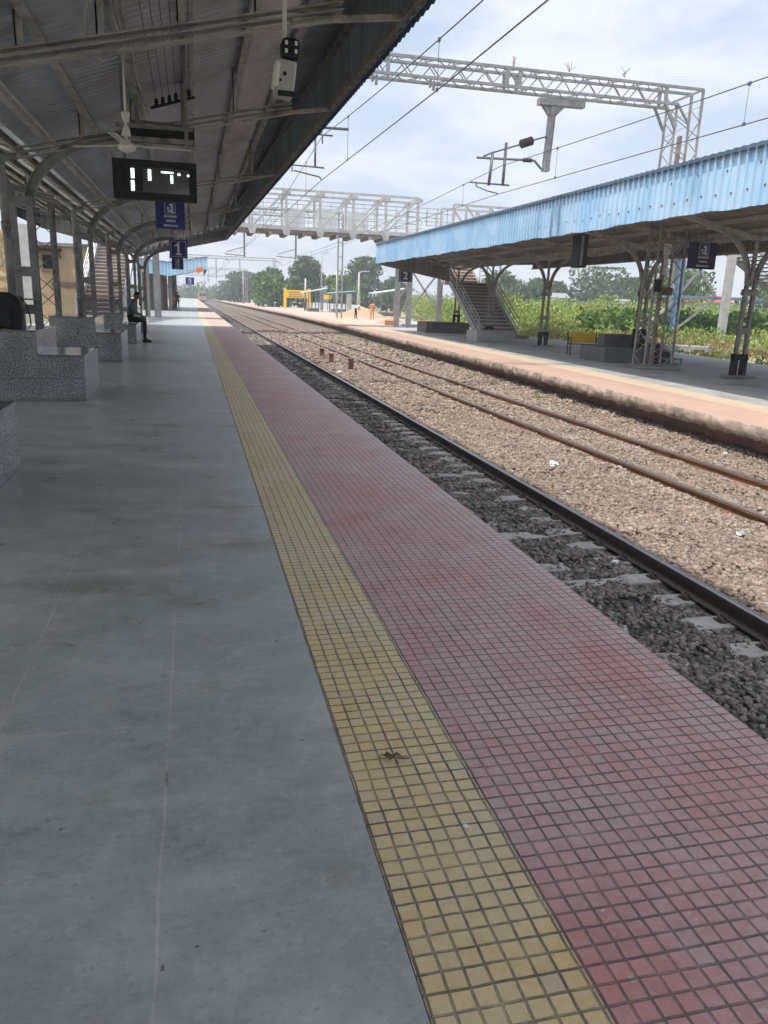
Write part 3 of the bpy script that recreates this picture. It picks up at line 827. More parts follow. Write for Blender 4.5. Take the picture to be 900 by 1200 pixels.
# conduits and thin cables under the sheeting
b = MB()
for k, dx in enumerate((-.05, -.01, .035)):
    b.tube([(-.58 + dx + .012 * math.sin(y * 1.9 + k * 2), y, roof1(-.58) - .17 - .02 * math.sin(y * 1.1 + k)) for y in [Y0c + .6 * i for i in range(26)]], .018, 6)
b.build('conduit', 'steel_brown', can, True)
b = MB()
b.tube([(-1.72, 5.0, 3.45), (-1.74, 9.0, 3.36), (-1.70, 13., 3.33), (-1.66, 16.5, 3.30), (-1.6, 18.3, 3.25), (-1.2, 19.0, 3.2)], .016, 6)
b.tube([(-.66, 7.2, 3.84), (-.80, 7.6, 3.66), (-.86, 8.2, 3.56), (-.78, 8.7, 3.60), (-.66, 8.9, 3.7)], .012, 6)
b.build('cable', 'grey_plastic', can, True)
b = MB()
for k in range(6):
    x = -.40 + .085 * k
    b.tube([(x + .02, 3., roof1(x) - .10), (x, 11.75, roof1(x) - .20)], .004, 4)
for k in range(6):
    x = -.40 + .085 * k
    b.lathe((x, 11.75, roof1(x) - .25), [(.018, 0), (.034, .015), (.018, .03), (.034, .045), (.018, .06), (.03, .075), (.012, .09)], 8)
b.beam((-.48, 11.78, roof1(-.44) - .26), (.10, 11.78, roof1(.06) - .26), .04, .03)
b.build('cable_rack', 'black', can)

def near_column(y):
    b = MB()
    for x in (-2.33, -2.10):
        for yy_ in (y - .055, y + .055):
            b.box(x - .045, x + .045, yy_ - .006, yy_ + .006, 0., 2.62)
        b.box(x - .045 + (.078 if x < -2.2 else 0), x - .033 + (.078 if x < -2.2 else 0), y - .049, y + .049, 0., 2.62)
    for z0 in (1.12, 1.62, 2.52):
        b.box(-2.385, -2.045, y - .072, y - .061, z0, z0 + .13)
        for bx in (-2.33, -2.10): b.lathe((bx, y - .075, z0 + .065), [(.001, -.012), (.014, -.012), (.014, .012), (.001, .012)], 6)
    b.box(-2.45, -1.98, y - .13, y + .13, 0., .02)
    c = b.build('column', 'column', can)
    for sgn, xs_ in ((1, -2.10), (-1, -2.33)):
        a = MB()
        x1 = xs_ + sgn * 1.45
        z1 = raf1(x1) - .07
        pts = []
        for i in range(13):
            t = i / 12 * PI / 2
            pts.append((xs_ + sgn * 1.45 * (1 - math.cos(t)), y, 2.55 + (z1 - 2.55) * math.sin(t)))
        a.bar(pts, .012, .115)
        for off in (-.058, .058):
            q = []
            for i, p_ in enumerate(pts):
                t = i / 12 * PI / 2
                nx, nz = -math.cos(t) * sgn, math.sin(t)
                q.append((p_[0] + nx * off * sgn * -1 if False else p_[0] - sgn * off * math.cos(t), y, p_[2] + off * math.sin(t)))
            a.bar(q, .09, .012)
        a.build('bracket', 'column', c)
    p_ = MB()
    p_.tube([(-2.36, y - .30, 0.9), (-2.36, y - .30, 2.98), (-2.35, y - .29, 3.05), (-2.30, y - .26, 3.09), (-2.18, y - .22, 3.10)], .052, 12)
    p_.lathe((-2.36, y - .30, 2.2), [(.062, 0), (.062, .1)], 12); p_.lathe((-2.36, y - .30, 1.28), [(.06, 0), (.06, .08)], 12)
    p_.box(-2.42, -2.06, y - .30, y - .06, 1.31, 1.33)
    p_.build('drain_pipe', 'column', c, True)
    return c
COLS = [near_column(y) for y in ROWY]

# --- granite benches round the columns
def granite_bench(y0, y1, label, h=.62, hb=.93, xr=-1.45, xm=-2.03):
    t = thing('granite_bench', label, 'bench', (-2.5, (y0 + y1) / 2, 0), 'granite benches round the near columns')
    for xa, xb in ((xm, xr), (-3.75, -2.95)):
        b = MB(); b.box(xa + .002, xb, y0, y1, 0, h - .022); b.build('seat_block', 'granite', t, bevel=.004)
        b = MB(); b.box(xa + .002, xb + .012, y0 - .012, y1 + .012, h - .020, h); b.build('seat_slab', 'granite_top', t, bevel=.004)
    b = MB(); b.box(-2.947, xm, y0, y1, 0, hb - .022); b.build('back_block', 'granite', t, bevel=.004)
    b = MB(); b.box(-2.955, xm + .010, y0 - .012, y1 + .012, hb - .020, hb); b.build('back_slab', 'granite_top', t, bevel=.004)
    return t
granite_bench(4.9, 6.86, 'granite bench cut off by the left edge, closest one to the viewer', .56)
granite_bench(11.2, 12.75, 'speckled granite bench carrying the black backpack')
granite_bench(17.75, 19.4, 'granite bench between the backpack bench and the sitting man', xr=-1.52)
granite_bench(24.3, 26.5, 'granite bench the man in grey is sitting on', .56, .88, xr=-1.66)
granite_bench(31., 32.4, 'granite bench behind the sitting man by the stairs', xr=-1.72)

# --- backpack
bp = thing('backpack', 'black backpack standing on the granite bench against the drain pipe', 'backpack', (-2.52, 11.32, .93))
def rounded_bag():
    bm = bmesh.new(); bmesh.ops.create_cube(bm, size=1.)
    bmesh.ops.subdivide_edges(bm, edges=bm.edges, cuts=4, use_grid_fill=True)
    for v in bm.verts:
        x, y, z = v.co
        k = 1 - .12 * max(0, z) ** 2
        v.co.x = x * .62 * k * (1 - .10 * (abs(z) * 2) ** 6) + .015 * math.sin(9 * z + 3 * x)
        v.co.y = y * .22 * (1 - .25 * (abs(x) * 2) ** 3) * (1 - .3 * max(0, z)) + .01 * math.sin(7 * x)
        v.co.z = (z + .5) * .47 * (1 - .08 * (abs(x) * 2) ** 6) + .012 * math.sin(9 * x)
    me = bpy.data.meshes.new('bag_body'); bm.to_mesh(me); bm.free(); me.materials.append(M['black_cloth'])
    me.polygons.foreach_set('use_smooth', [True] * len(me.polygons))
    o = bpy.data.objects.new('bag_body', me); COL.objects.link(o); o.parent = bp
rounded_bag()
b = MB(); b.box(-2.75, -2.32, 11.175, 11.215, .96, 1.20); b.build('pocket', 'black_cloth', bp, bevel=.018)
b = MB(); b.bar([(-2.21, 11.30, 1.36), (-2.14, 11.28, 1.27), (-2.10, 11.26, 1.13), (-2.09, 11.25, 1.0), (-2.13, 11.24, .945)], .035, .012); b.build('strap', 'black_cloth', bp)
b = MB(); b.tube([(-2.60, 11.32, 1.37), (-2.59, 11.31, 1.43), (-2.50, 11.31, 1.45), (-2.44, 11.31, 1.37)], .014, 6); b.build('handle', 'black_cloth', bp, True)

# --- ceiling fan
fx, fy, fz = -.615, 9., 2.90
fan = thing('ceiling_fan', 'white three-bladed ceiling fan hanging beside the clock', 'fan', (fx, fy, fz))
b = MB(); b.tube([(fx, fy, 3.96), (fx, fy, 2.97)], .012, 8); b.build('downrod', 'white_plastic', fan, True)
b = MB(); b.lathe((fx, fy, 3.12), [(.014, 0), (.02, .008), (.036, .05), (.046, .09), (.045, .10), (.01, .102)], 16)
b.lathe((fx, fy, 3.0), [(.01, 0), (.044, .002), (.046, .012), (.036, .06), (.02, .10), (.014, .105)], 16); b.build('canopy_cup', 'white_plastic', fan, True)
b = MB(); b.lathe((fx, fy, 2.84), [(.02, 0), (.05, .01), (.085, .036), (.09, .06), (.07, .085), (.042, .10), (.036, .125), (.016, .135)], 20); b.build('motor', 'white_plastic', fan, True)
for a in (2, 150, 262):
    d = Vector((math.cos(math.radians(a)), math.sin(math.radians(a)), 0))
    q = MB(); o0 = Vector((fx, fy, 2.91))
    q.beam(o0 + d * .08, o0 + d * .64, .08, .006); q.beam(o0 + d * .05, o0 + d * .18, .04, .012)
    q.build('blade', 'white_plastic', fan, bevel=.003)

# --- digital clock and the dark double-sided box hanging above it
cy = 10.
ck = thing('digital_clock', 'black framed station clock showing lit white segments 1 1 7', 'clock', (-.39, cy, 2.51))
x0, x1, z0, z1 = -.857, .083, 2.512, 2.937
b = MB(); t = .075
b.box(x0, x1, cy, cy + .16, z1 - t, z1); b.box(x0, x1, cy, cy + .16, z0, z0 + t)
b.box(x0, x0 + .10, cy, cy + .16, z0 + t, z1 - t); b.box(x1 - .085, x1, cy, cy + .16, z0 + t, z1 - t)
b.build('frame', 'black', ck, bevel=.004)
b = MB(); b.box(x0 + .10, x1 - .085, cy + .035, cy + .15, z0 + t, z1 - t); b.build('display', 'screen', ck)
b = MB(); b.box(x0 + .105, x0 + .33, cy + .030, cy + .034, z0 + t + .01, z1 - t - .01); b.build('dark_mask', 'black', ck)
def seg(xa, xb, za, zb):
    q = MB(); q.box(xa, xb, cy + .020, cy + .029, za, zb); q.build('segment', 'led', ck)
W, Hh = x1 - x0, z1 - z0
def sx(u): return x0 + W * (u - 8) / 540.       # photo measured face: 8..548 across
def sz(v): return z1 - Hh * (v - 40) / 255.
for ua, ub, va, vb in ((124, 145, 98, 168), (122, 143, 176, 242), (233, 252, 98, 176), (318, 396, 106, 122), (378, 393, 126, 186), (425, 441, 112, 132), (486, 502, 116, 136)):
    seg(sx(ua), sx(ub), sz(vb) + (.012 if va < 130 else 0), sz(va))
b = MB()
for x in (-.72, -.02):
    b.beam((x, cy + .08, z1), (x, cy + .08, 3.30), .04, .025)
b.beam((-.80, cy + .08, 3.16), (.06, cy + .08, 3.17), .05, .05); b.beam((-.80, cy + .08, 3.30), (.06, cy + .08, 3.31), .04, .04)
b.beam((-.72, cy + .08, 3.30), (-.72, cy + .08, 3.92), .03, .02); b.beam((-.02, cy + .08, 3.30), (-.02, cy + .08, 4.1), .03, .02)
b.build('hanger', 'steel', ck)
bx = thing('display_box', 'flat black display box hanging under the roof above the clock', 'display', (-.35, 11.3, 3.2))
b = MB(); b.box(-.78, .08, 11.1, 11.3, 3.33, 3.52); b.build('housing', 'black', bx, bevel=.01)
b = MB(); b.box(-.65, -.60, 11.16, 11.24, 3.52, 3.85); b.box(-.08, -.03, 11.16, 11.24, 3.52, 4.02); b.beam((-.7, 11.2, 3.56), (.02, 11.2, 3.56), .04, .03); b.build('hanger', 'steel', bx)

# --- floodlight and camera on a rod
fl = thing('surveillance_camera', 'white camera with a four lamp light hanging on a white rod from the roof', 'camera', (.80, 7.2, 3.1))
b = MB(); b.tube([(.80, 7.2, 4.28), (.80, 7.2, 3.50)], .018, 8); b.build('rod', 'white_plastic', fl, True)
b = MB(); b.box(.765, .93, 7.10, 7.26, 3.36, 3.53); b.build('lamp_head', 'black', fl, bevel=.05)
for dx in (.805, .885):
    for dz in (3.415, 3.475):
        q = MB(); q.cbox((dx, 7.095, dz), (.022, .012, .03)); q.build('lamp', 'led_dim', fl)
b = MB(); b.cbox((.80, 7.2, 3.22), (.16, .24, .26), Matrix.Rotation(.12, 3, 'Y')); b.build('camera_body', 'grey_plastic', fl, bevel=.02)
b = MB(); b.cbox((.725, 7.16, 3.24), (.05, .18, .20), Matrix.Rotation(.12, 3, 'Y')); b.build('side_cover', 'white_plastic', fl, bevel=.02)
b = MB(); b.box(.735, .865, 7.075, 7.10, 3.075, 3.115); b.build('lower_grille', 'black', fl)
b = MB(); b.tube([(.79, 7.085, 3.24), (.79, 7.07, 3.24)], .016, 10); b.build('lens', 'black', fl)
b = MB(); b.tube([(.755, 7.085, 3.19), (.755, 7.07, 3.19)], .01, 8); b.build('lens', 'black', fl)
b = MB(); b.beam((.80, 7.2, 3.5), (.83, 7.2, 3.32), .03, .04); b.build('bracket', 'grey_plastic', fl)

# --- hanging signs
def icon_sign(x0, x1, y, z0, z1, label, mat, kind='waiting', ztop=None, side=.06, group=None):
    t = thing('hanging_sign', label, 'sign', ((x0 + x1) / 2, y, z0), group)
    b = MB(); b.box(x0, x1, y, y + side, z0, z1); b.build('board', mat, t, bevel=.004)
    W, H = x1 - x0, z1 - z0; cx = (x0 + x1) / 2
    g = MB(); yf = y - .004
    def r(u0, u1, v0, v1): g.box(x0 + W * u0, x0 + W * u1, yf, yf + .003, z0 + H * v0, z0 + H * v1)
    if kind == 'waiting':
        for a in ((.32, .335, .53, .95), (.665, .68, .53, .95), (.32, .68, .945, .955), (.32, .68, .53, .54)): r(*a)
        r(.52, .60, .56, .88); r(.47, .545, .80, .87); r(.40, .46, .66, .76); r(.42, .53, .58, .64); r(.52, .64, .55, .60)
        for row, (v, spread) in enumerate(((.40, .42), (.24, .30), (.08, .46))):
            u = .5 - spread / 2
            rr = random.Random(row + 3)
            while u < .5 + spread / 2:
                w = rr.uniform(.018, .04)
                r(u, u + w, v, v + .075 * rr.uniform(.7, 1.)); u += w + .014
            if row < 2: r(.5 - spread / 2, .5 + spread / 2, v + .078, v + .086)
    else:
        for a in ((.08, .10, .08, .92), (.90, .92, .08, .92), (.08, .92, .90, .92), (.08, .92, .08, .10)): r(*a)
        text_mb(g, kind, (cx, yf, (z0 + z1) / 2), (1, 0, 0), (0, 0, 1), H * .86, .003, H * .022)
        if kind == '1': g.prism([(cx - W * .22, z0 + H * .62), (cx - W * .22, z0 + H * .70), (cx + W * .0, z0 + H * .80), (cx, z0 + H * .68)], 'y', yf, yf + .003); r(.34, .68, .18, .25)
    g.build('lettering', 'sign_white', t)
    if ztop:
        h = MB()
        for x in (x0 + W * .2, x1 - W * .2): h.beam((x, y + side / 2, z1), (x, y + side / 2, ztop), .018, .018)
        h.beam((x0 + W * .1, y + side / 2, ztop), (x1 - W * .1, y + side / 2, ztop), .03, .03)
        h.build('hanger', 'steel', t)
    return t
icon_sign(-.72, -.115, 18., 2.80, 3.375, 'blue sign with boxed pictogram and three text lines right below the clock', 'sign_blue', 'waiting', 3.72)
icon_sign(-.77, -.14, 30., 2.71, 3.35, 'blue platform number sign 1 on the near platform', 'sign_blue', '1', 3.68)
icon_sign(-.78, -.33, 33., 2.42, 2.85, 'small blue text board hanging behind the number 1 sign', 'sign_blue', 'waiting', 3.6)
icon_sign(11.62, 12.42, 45., 2.62, 3.28, 'navy platform number sign 2 at the far end of the blue canopy', 'sign_navy', '2', 3.7)
icon_sign(13.08, 13.88, 19.3, 2.62, 3.30, 'navy sign with boxed pictogram hanging under the blue canopy near the front column', 'sign_navy', 'waiting', 3.7, .12)
dk = thing('display_box', 'narrow dark display box hanging under the blue canopy of the far platform', 'display', (10.85, 21., 2.55))
b = MB(); b.box(10.68, 10.92, 21., 21.5, 2.6, 3.5); b.build('housing', 'black', dk, bevel=.01)
b = MB(); b.box(10.70, 10.78, 20.985, 20.998, 2.65, 3.45); b.build('side_panel', 'galv_dark', dk)
b = MB(); b.tube([(10.8, 21.2, 3.5), (10.8, 21.2, 4.05)], .02, 6); b.build('hanger', 'steel', dk)

# --- far canopy (platform 2)
XK = lambda y: 13.53 + .043 * y
def c2(y0, y1): pass
ya, yb_ = 5., 46.2
fx0, fx1 = 9.80, 10.52                      # track-side edge at both ends
can2 = thing('platform_canopy', 'blue ribbed canopy with Y columns over the far platform', 'canopy', (14.3, 18.3, Z2))
def ft(t): return lerp(4.30, 4.66, t)
def fb(t): return lerp(3.33, 3.60, t)
b = MB(); b.mat('fascia_blue')
ribbed_wall(b, (fx1, yb_, 0), (fx0, ya, 0), lambda t: fb(1 - t), lambda t: ft(1 - t), .235, .055, .0, wob=.012)
b.build('fascia', None, can2)
b = MB()
for row, (v, st_) in enumerate(((.30, .47), (.36, .94), (.72, .94))):
    y = ya + .2 + .1 * row
    while y < yb_:
        t = (y - ya) / (yb_ - ya); x = lerp(fx0, fx1, t) - .004; z = lerp(fb(t), ft(t), v) + .02 * math.sin(y * 3.1)
        b.cbox((x, y, z), (.02, .036, .036)); y += st_
b.build('bolt', 'rust', can2)
b = MB(); b.mat('roof_brown')
ribbed_wall(b, (fx0 + .05, ya, 0), (fx1 + .05, yb_, 0), lambda t: fb(t) + .02, lambda t: ft(t) - .02, .235, .03)
b.build('fascia_lining', None, can2)
b = MB(); b.mat('fascia_blue')
def k2x(t): return lerp(XK(ya), XK(yb_), t)
xw0, xw1 = 18.3, 20.4
xce = XK(yb_)
for xa, xb, za, zb, ta, tb in ((fx1, xce - .4, 3.60, 2.78, 4.66, 3.76),):
    ribbed_wall(b, (xb, yb_ + .02, 0), (xa, yb_ + .02, 0), lambda t, za=za, zb=zb: lerp(zb, za, t), lambda t, ta=ta, tb=tb: lerp(tb, ta, t), .235, .03)
b.build('fascia', None, can2)
b = MB(); b.mat('roof_brown')
ribbed_wall(b, (xce - .4, yb_ - .04, 0), (fx1 + .06, yb_ - .04, 0), lambda t: lerp(2.80, 3.6, t), lambda t: lerp(3.80, 4.64, t), .235, .03)
ribbed_wall(b, (xw1, yb_ - .04, 0), (xce - .4, yb_ - .04, 0), lambda t: lerp(3.98, 3.70, t), lambda t: lerp(4.58, 3.78, t), .235, .03)
ribbed_wall(b, (xw1, yb_, 0), (xw0, ya, 0), lambda t: lerp(3.7, 3.45, t), lambda t: lerp(4.6, 4.3, t), .3, .03)
b.build('fascia_lining', None, can2)
# roof sheet: two slopes draining to the column line
b = MB()
n = int((yb_ - ya) / .25 * 4); base = len(b.v)
for i in range(n + 1):
    t = i / n; y = lerp(ya, yb_, t); d = .018 * math.sin(2 * PI * (y - ya) / .25)
    vl = lerp(3.46, 3.70, t)
    b.v += [(lerp(fx0, fx1, t) - .07, y, ft(t) + .02 + d), (XK(y), y, vl + d), (lerp(xw0, xw1, t) + .05, y, lerp(4.3, 4.6, t) + d)]
for i in range(n):
    for k in range(2):
        a = base + i * 3 + k; b.f.append((a, a + 1, a + 4, a + 3)); b.m.append(0)
b.build('roof_sheet', 'roof_brown', can2, True)
b = MB(); b.mat('fascia_edge')
nn = int((yb_ - ya) / .235) * 2
base = len(b.v)
for i in range(nn + 1):
    t = i / nn; y = lerp(ya, yb_, t); x = lerp(fx0, fx1, t)
    w = .018 * (i % 2)
    b.v += [(x - .085, y, ft(t) + .05 + w), (x - .085, y, ft(t) - .025 + w)]
for i in range(nn):
    a = base + 2 * i; b.f.append((a, a + 2, a + 3, a + 1)); b.m.append(b.cur)
b.build('edge_trim', None, can2)
ROW2 = [11.45, 18.3, 23.75, 32., 39.4, 45.7]
def raf2(x, y):
    t = (y - ya) / (yb_ - ya); xc = XK(y); xl = lerp(fx0, fx1, t); xr = lerp(xw0, xw1, t); v = lerp(3.28, 3.52, t)
    if x < xc: return lerp(v, ft(t) - .18, (xc - x) / (xc - xl))
    return lerp(v, lerp(4.1, 4.4, t), (x - xc) / (xr - xc))
for k in range(5):
    for side in (0, 1):
        b = MB()
        pts = []
        for y in (ya + .1, yb_ - .1):
            t = (y - ya) / (yb_ - ya)
            x = lerp(XK(y), lerp(fx0, fx1, t) if side == 0 else lerp(xw0, xw1, t), (k + .35) / 5)
            pts.append((x, y, raf2(x, y) + .11))
        b.beam(pts[0], pts[1], .07, .10)
        b.build('purlin', 'steel_brown', can2)
for y in ROW2 + [(a + c) / 2 for a, c in zip(ROW2, ROW2[1:])] + [5.6]:
    t = (y - ya) / (yb_ - ya); b = MB(); xc = XK(y)
    for xe in (lerp(fx0, fx1, t) + .1, lerp(xw0, xw1, t) - .1):
        b.beam((xc, y, raf2(xc, y)), (xe, y, raf2(xe, y)), .09, .12)
    xe = lerp(fx0, fx1, t)
    b.beam((xe + 1.1, y, raf2(xe + 1.1, y)), (xe + .09, y, fb(t) + .06), .05, .05)
    b.beam((xe + .09, y, fb(t)), (xe + .09, y, ft(t)), .05, .05)
    b.build('rafter', 'steel_brown', can2)
b = MB()
b.beam((fx0 + .09, ya, fb(0) + .06), (fx1 + .09, yb_, fb(1) + .06), .05, .06); b.beam((xw0 - .06, ya, 3.5), (xw1 - .06, yb_, 3.74), .05, .06)
b.build('fascia_rail', 'steel_brown', can2)
def y_column(y, zb=0.):
    x = XK(y); top = raf2(x, y) - .04
    b = MB()
    for s in (-1, 1):
        xx = x + s * .115
        for q in (-.05, .05): b.beam((xx + s * .03, y + q, Z2), (xx, y + q, 2.35), .075, .012, (0, 1, 0))
        b.beam((xx + s * .03, y, Z2), (xx, y, 2.35), .012, .10, (0, 1, 0))
    b.beam((x, y, 2.2), (x, y, top), .10, .06)
    for z in (.95, 1.95): b.box(x - .20, x + .20, y - .075, y - .058, z, z + .16); b.box(x - .20, x + .20, y + .058, y + .075, z, z + .16)
    c = b.build('column', 'column_pale', can2)
    for s in (-1, 1):
        a = MB(); xs_ = x + s * .115; z1 = raf2(x + s * 1.55, y) - .07
        for lift, wd in ((0, .012), (-.055, .09), (.055, .09)):
            pts = [(xs_ + s * 1.43 * (1 - math.cos(i / 12 * PI / 2)) - s * lift * math.cos(i / 12 * PI / 2), y, 2.25 + (z1 - 2.25) * math.sin(i / 12 * PI / 2) + lift * math.sin(i / 12 * PI / 2)) for i in range(13)]
            a.bar(pts, wd, .11 if lift == 0 else .012)
        a.build('bracket', 'steel_brown', c)
    a = MB()
    for s in (-1, 1): a.box(x + s * .145 - .065, x + s * .145 + .065, y - .08, y + .08, Z2 + zb, Z2 + zb + .62)
    a.box(x - .21, x + .21, y - .083, y - .08 + .166, Z2 + zb + .48, Z2 + zb + .63)
    a.build('painted_base', 'black', c)
    a = MB(); a.prism([(x - .42, y - .26), (x + .40, y - .30), (x + .44, y + .28), (x - .38, y + .25)], 'z', Z2, Z2 + .07); a.build('footing', 'concrete', c, bevel=.02)
    return c
for y in ROW2: y_column(y, .45 if y in (23.75, 45.7) else 0.)

# --- block seats round the far columns
def block_seat(x0, x1, y0, y1, h, label, mat='concrete_dark', xb=None):
    t = thing('block_seat', label, 'bench', ((x0 + x1) / 2, y0, Z2), 'cement block seats of the far platform')
    b = MB(); b.box(x0, x1, y0, y1, Z2, Z2 + h); b.build('seat_block', mat, t, bevel=.015)
    if xb:
        b = MB(); b.box(xb[0], xb[1], y1 - .62, y1 - .12, Z2 + h + .002, Z2 + h + .40); b.build('back_block', mat, t, bevel=.015)
    return t
block_seat(12.95, 15.2, 23.05, 24.75, .47, 'grey cement block seat behind the lattice mast, beside the yellow-backed bench', 'concrete_dark', (13.5, 15.0))
block_seat(13.02, 14.96, 35.2, 36.7, .50, 'grey cement block seat in front of the stairs with a tin on it', 'concrete_pale')
block_seat(13.3, 16.0, 44.6, 46.6, .62, 'dark brown block seat left of the stairs foot', 'brown_dark')
tn = MB().lathe((13.35, 35.7, Z2 + .50), [(.11, 0), (.12, .02), (.12, .24), (.09, .26), (.09, .275)], 12).build('tin', 'galv', None, True)
tag(tn, 'small grey metal tin standing on the block seat before the stairs', 'tin')

# --- yellow-backed bench
bn = thing('platform_bench', 'black iron bench with a yellow slatted backrest on the far platform', 'bench', (13.7, 26.4, Z2))
ang = math.radians(-14); u = Vector((math.cos(ang), math.sin(ang), 0)); w = Vector((-u.y, u.x, 0)); o0 = Vector((13.62, 26.7, Z2))
def bpnt(a, d, z): return o0 + u * a + w * d + Vector((0, 0, z))
b = MB()
for k in range(4): b.beam(bpnt(-.1, .28 + .01 * k, .47 + .10 * k), bpnt(.95, .28 + .01 * k, .47 + .10 * k), .02, .085, (0, 0, 1))
b.build('backrest', 'yellow', bn)
b = MB()
for k in range(4): b.beam(bpnt(-.1, -.22 + .11 * k, .40), bpnt(.95, -.22 + .11 * k, .40), .08, .02)
b.build('seat', 'black', bn)
for a in (-.1, .95):
    b = MB()
    b.tube([bpnt(a, -.26, 0), bpnt(a, -.22, .2), bpnt(a, -.25, .40), bpnt(a, -.25, .62), bpnt(a, .22, .63), bpnt(a, .26, .40), bpnt(a, .2, .2), bpnt(a, .28, 0)], .022, 6)
    b.tube([bpnt(a, -.25, .40), bpnt(a, .24, .40), bpnt(a, .33, .86)], .02, 6)
    b.build('side_frame', 'black', bn, True)

# --- dark boxes beside the mast
for (x0, x1, y0, z0, z1, lb) in ((14.72, 15.02, 23.0, Z2, .42, 'tall dark box standing behind the lattice mast'), (15.05, 15.35, 23.0, Z2, .20, 'low dark box beside the tall one behind the mast')):
    t = thing('dark_box', lb, 'box', ((x0 + x1) / 2, y0, Z2))
    b = MB(); b.box(x0, x1, y0, y0 + .4, z0 + .02, z1); b.build('box_body', 'black', t, bevel=.02)
    b = MB(); b.box(x0 - .02, x1 + .02, y0 - .02, y0 + .42, z1 + .002, z1 + .03); b.build('lid', 'galv_dark', t)
t = thing('trolley_frame', 'low grey metal frame lying on the paving right of the dark boxes', 'frame', (15.05, 22.4, Z2))
b = MB()
for z in (Z2 + .04, Z2 + .2):
    for p0, p1 in (((14.75, 22.3), (15.35, 22.4)), ((15.35, 22.4), (15.3, 22.75)), ((15.3, 22.75), (14.7, 22.65)), ((14.7, 22.65), (14.75, 22.3))): b.beam((*p0, z), (*p1, z), .04, .04)
for p0 in ((14.75, 22.3), (15.35, 22.4), (15.3, 22.75), (14.7, 22.65)): b.beam((*p0, Z2), (*p0, Z2 + .22), .04, .04)
b.build('frame', 'galv_dark', t)

# ------------------------------------------------------------------ overhead line portal
GY = 20.9
def cantilever(par, cx, zc, y, arm_x, ztop, dirn, post_w=.13, full=True):
    """par: portal; contact wire at (cx, zc); drop arm at arm_x"""
    b = MB()
    b.beam((arm_x + .06, y, ztop), (arm_x, y, zc + .65), post_w, post_w)
    for s in (-1, 1): b.beam((arm_x + .06 + s * .07, y, ztop), (arm_x + s * .07, y, zc + .65), .014, post_w + .05, (0, 1, 0))
    b.prism([(arm_x - .28, ztop + .02), (arm_x + .42, ztop + .02), (arm_x + .15, ztop - .24), (arm_x - .05, ztop - .24)], 'y', y - .05, y + .05)
    b.beam((arm_x - .36, y, ztop + .08), (arm_x + .95, y, ztop + .10), .20, .16)
    c = b.build('drop_arm', 'galv', par)
    b = MB()
    b.tube([(arm_x + .12, y, zc + 1.50), (arm_x - .1, y, zc + 1.50), (arm_x - .42, y, zc + 1.40), (arm_x - .74, y, zc + 1.28), (arm_x - 1.58, y, zc + 1.0), (arm_x - 1.8, y, zc + .9)], .024, 6)
    b.tube([(arm_x + .12, y, zc + .72), (arm_x - .14, y, zc + .72), (arm_x - .34, y, zc + .90), (arm_x - .52, y, zc + .90), (arm_x - 1.98, y, zc + .86)], .032, 6)
    b.tube([(arm_x - 1.54, y, zc + 1.03), (arm_x - 1.60, y, zc + .20)], .042, 6); b.tube([(arm_x - 1.18, y, zc + 1.28), (arm_x - 1.2, y, zc + .22)], .042, 6)
    b.tube([(arm_x - 2.14, y, zc + .25), (arm_x - 1.02, y, zc + .24)], .025, 6)
    b.tube([(arm_x - 1.95, y, zc + .25), (arm_x - 1.95, y, zc + .14)], .018, 6)
    b.tube([(arm_x - 1.92, y, zc + .15), (cx - .30, y, zc + .06), (cx - .04, y, zc + .02), (cx, y, zc - .005)], .018, 6)
    b.build('cantilever', 'galv_dark', par, True)
    b = MB()
    for (p, q) in (((arm_x - .44, y, zc + 1.39), (arm_x - .78, y, zc + 1.27)),):
        b.tube([p, q], .085, 12)
        for k in range(5):
            a = Vector(p).lerp(Vector(q), (k + .5) / 5); d = (Vector(q) - Vector(p)).normalized() * .012
            b.tube([a - d, a + d], .115, 12)
    b.tube([(arm_x - .42, y, zc + .90), (arm_x - .66, y, zc + .895)], .055, 10)
    b.build('insulator', 'dark_rubber', par)

gp = thing('catenary_portal', 'galvanised lattice portal across both tracks, nearest one, with its mast through the blue canopy', 'gantry', (13.35, GY, Z2), 'overhead line portals')
b = MB()
b.lattice((13.35, GY, Z2), (13.35, GY, 6.95), (1, 0, 0), (0, 1, 0), .92, .62, 18, .052, .028, .80)
b.build('mast', 'galv_old', gp)
b = MB(); b.beam((13.32, GY - .02, Z2), (13.34, GY - .02, 6.2), .10, .03); b.beam((13.32, GY + .05, Z2), (13.34, GY + .05, 6.2), .03, .14); b.build('rusty_post', 'peeling', gp)
b = MB(); b.box(13.18, 13.46, GY - .40, GY - .31, 1.92, 2.14); b.build('terminal_box', 'rust', gp, bevel=.01)
b = MB(); b.box(12.90, 13.08, GY - .42, GY - .30, 2.0, 2.35); b.build('junction_box', 'black', gp, bevel=.01)
for x, z in ((8.15, 7.37), (9.7, 7.4), (11.3, 7.42)):
    tw = MB(); rr = random.Random(int(x * 10))
    for k in range(7): tw.tube([(x, GY - .26, z), (x + rr.uniform(-.05, .05), GY - .26 + rr.uniform(-.05, .05), z + .07), (x + rr.uniform(-.17, .17), GY - .26 + rr.uniform(-.1, .1), z + rr.uniform(.10, .26))], .0045, 4)
    tag(tw.build('weed_tuft', 'leaf_dry'), 'dry weed tuft growing on top of the nearest portal beam', 'weed', 'weeds on the portal beam')
pw = MB(); pw.box(13.22, 13.46, GY - .09, GY - .075, 3.05, 3.35); pw.box(13.27, 13.40, GY - .09, GY - .075, 2.5, 3.05); pw.build('peeling_patch', 'paper', gp)
b = MB(); b.prism([(12.75, GY - .5), (13.95, GY - .55), (14.0, GY + .5), (12.8, GY + .5)], 'z', Z2, Z2 + .08); b.build('footing', 'concrete', gp, bevel=.02)
b = MB()
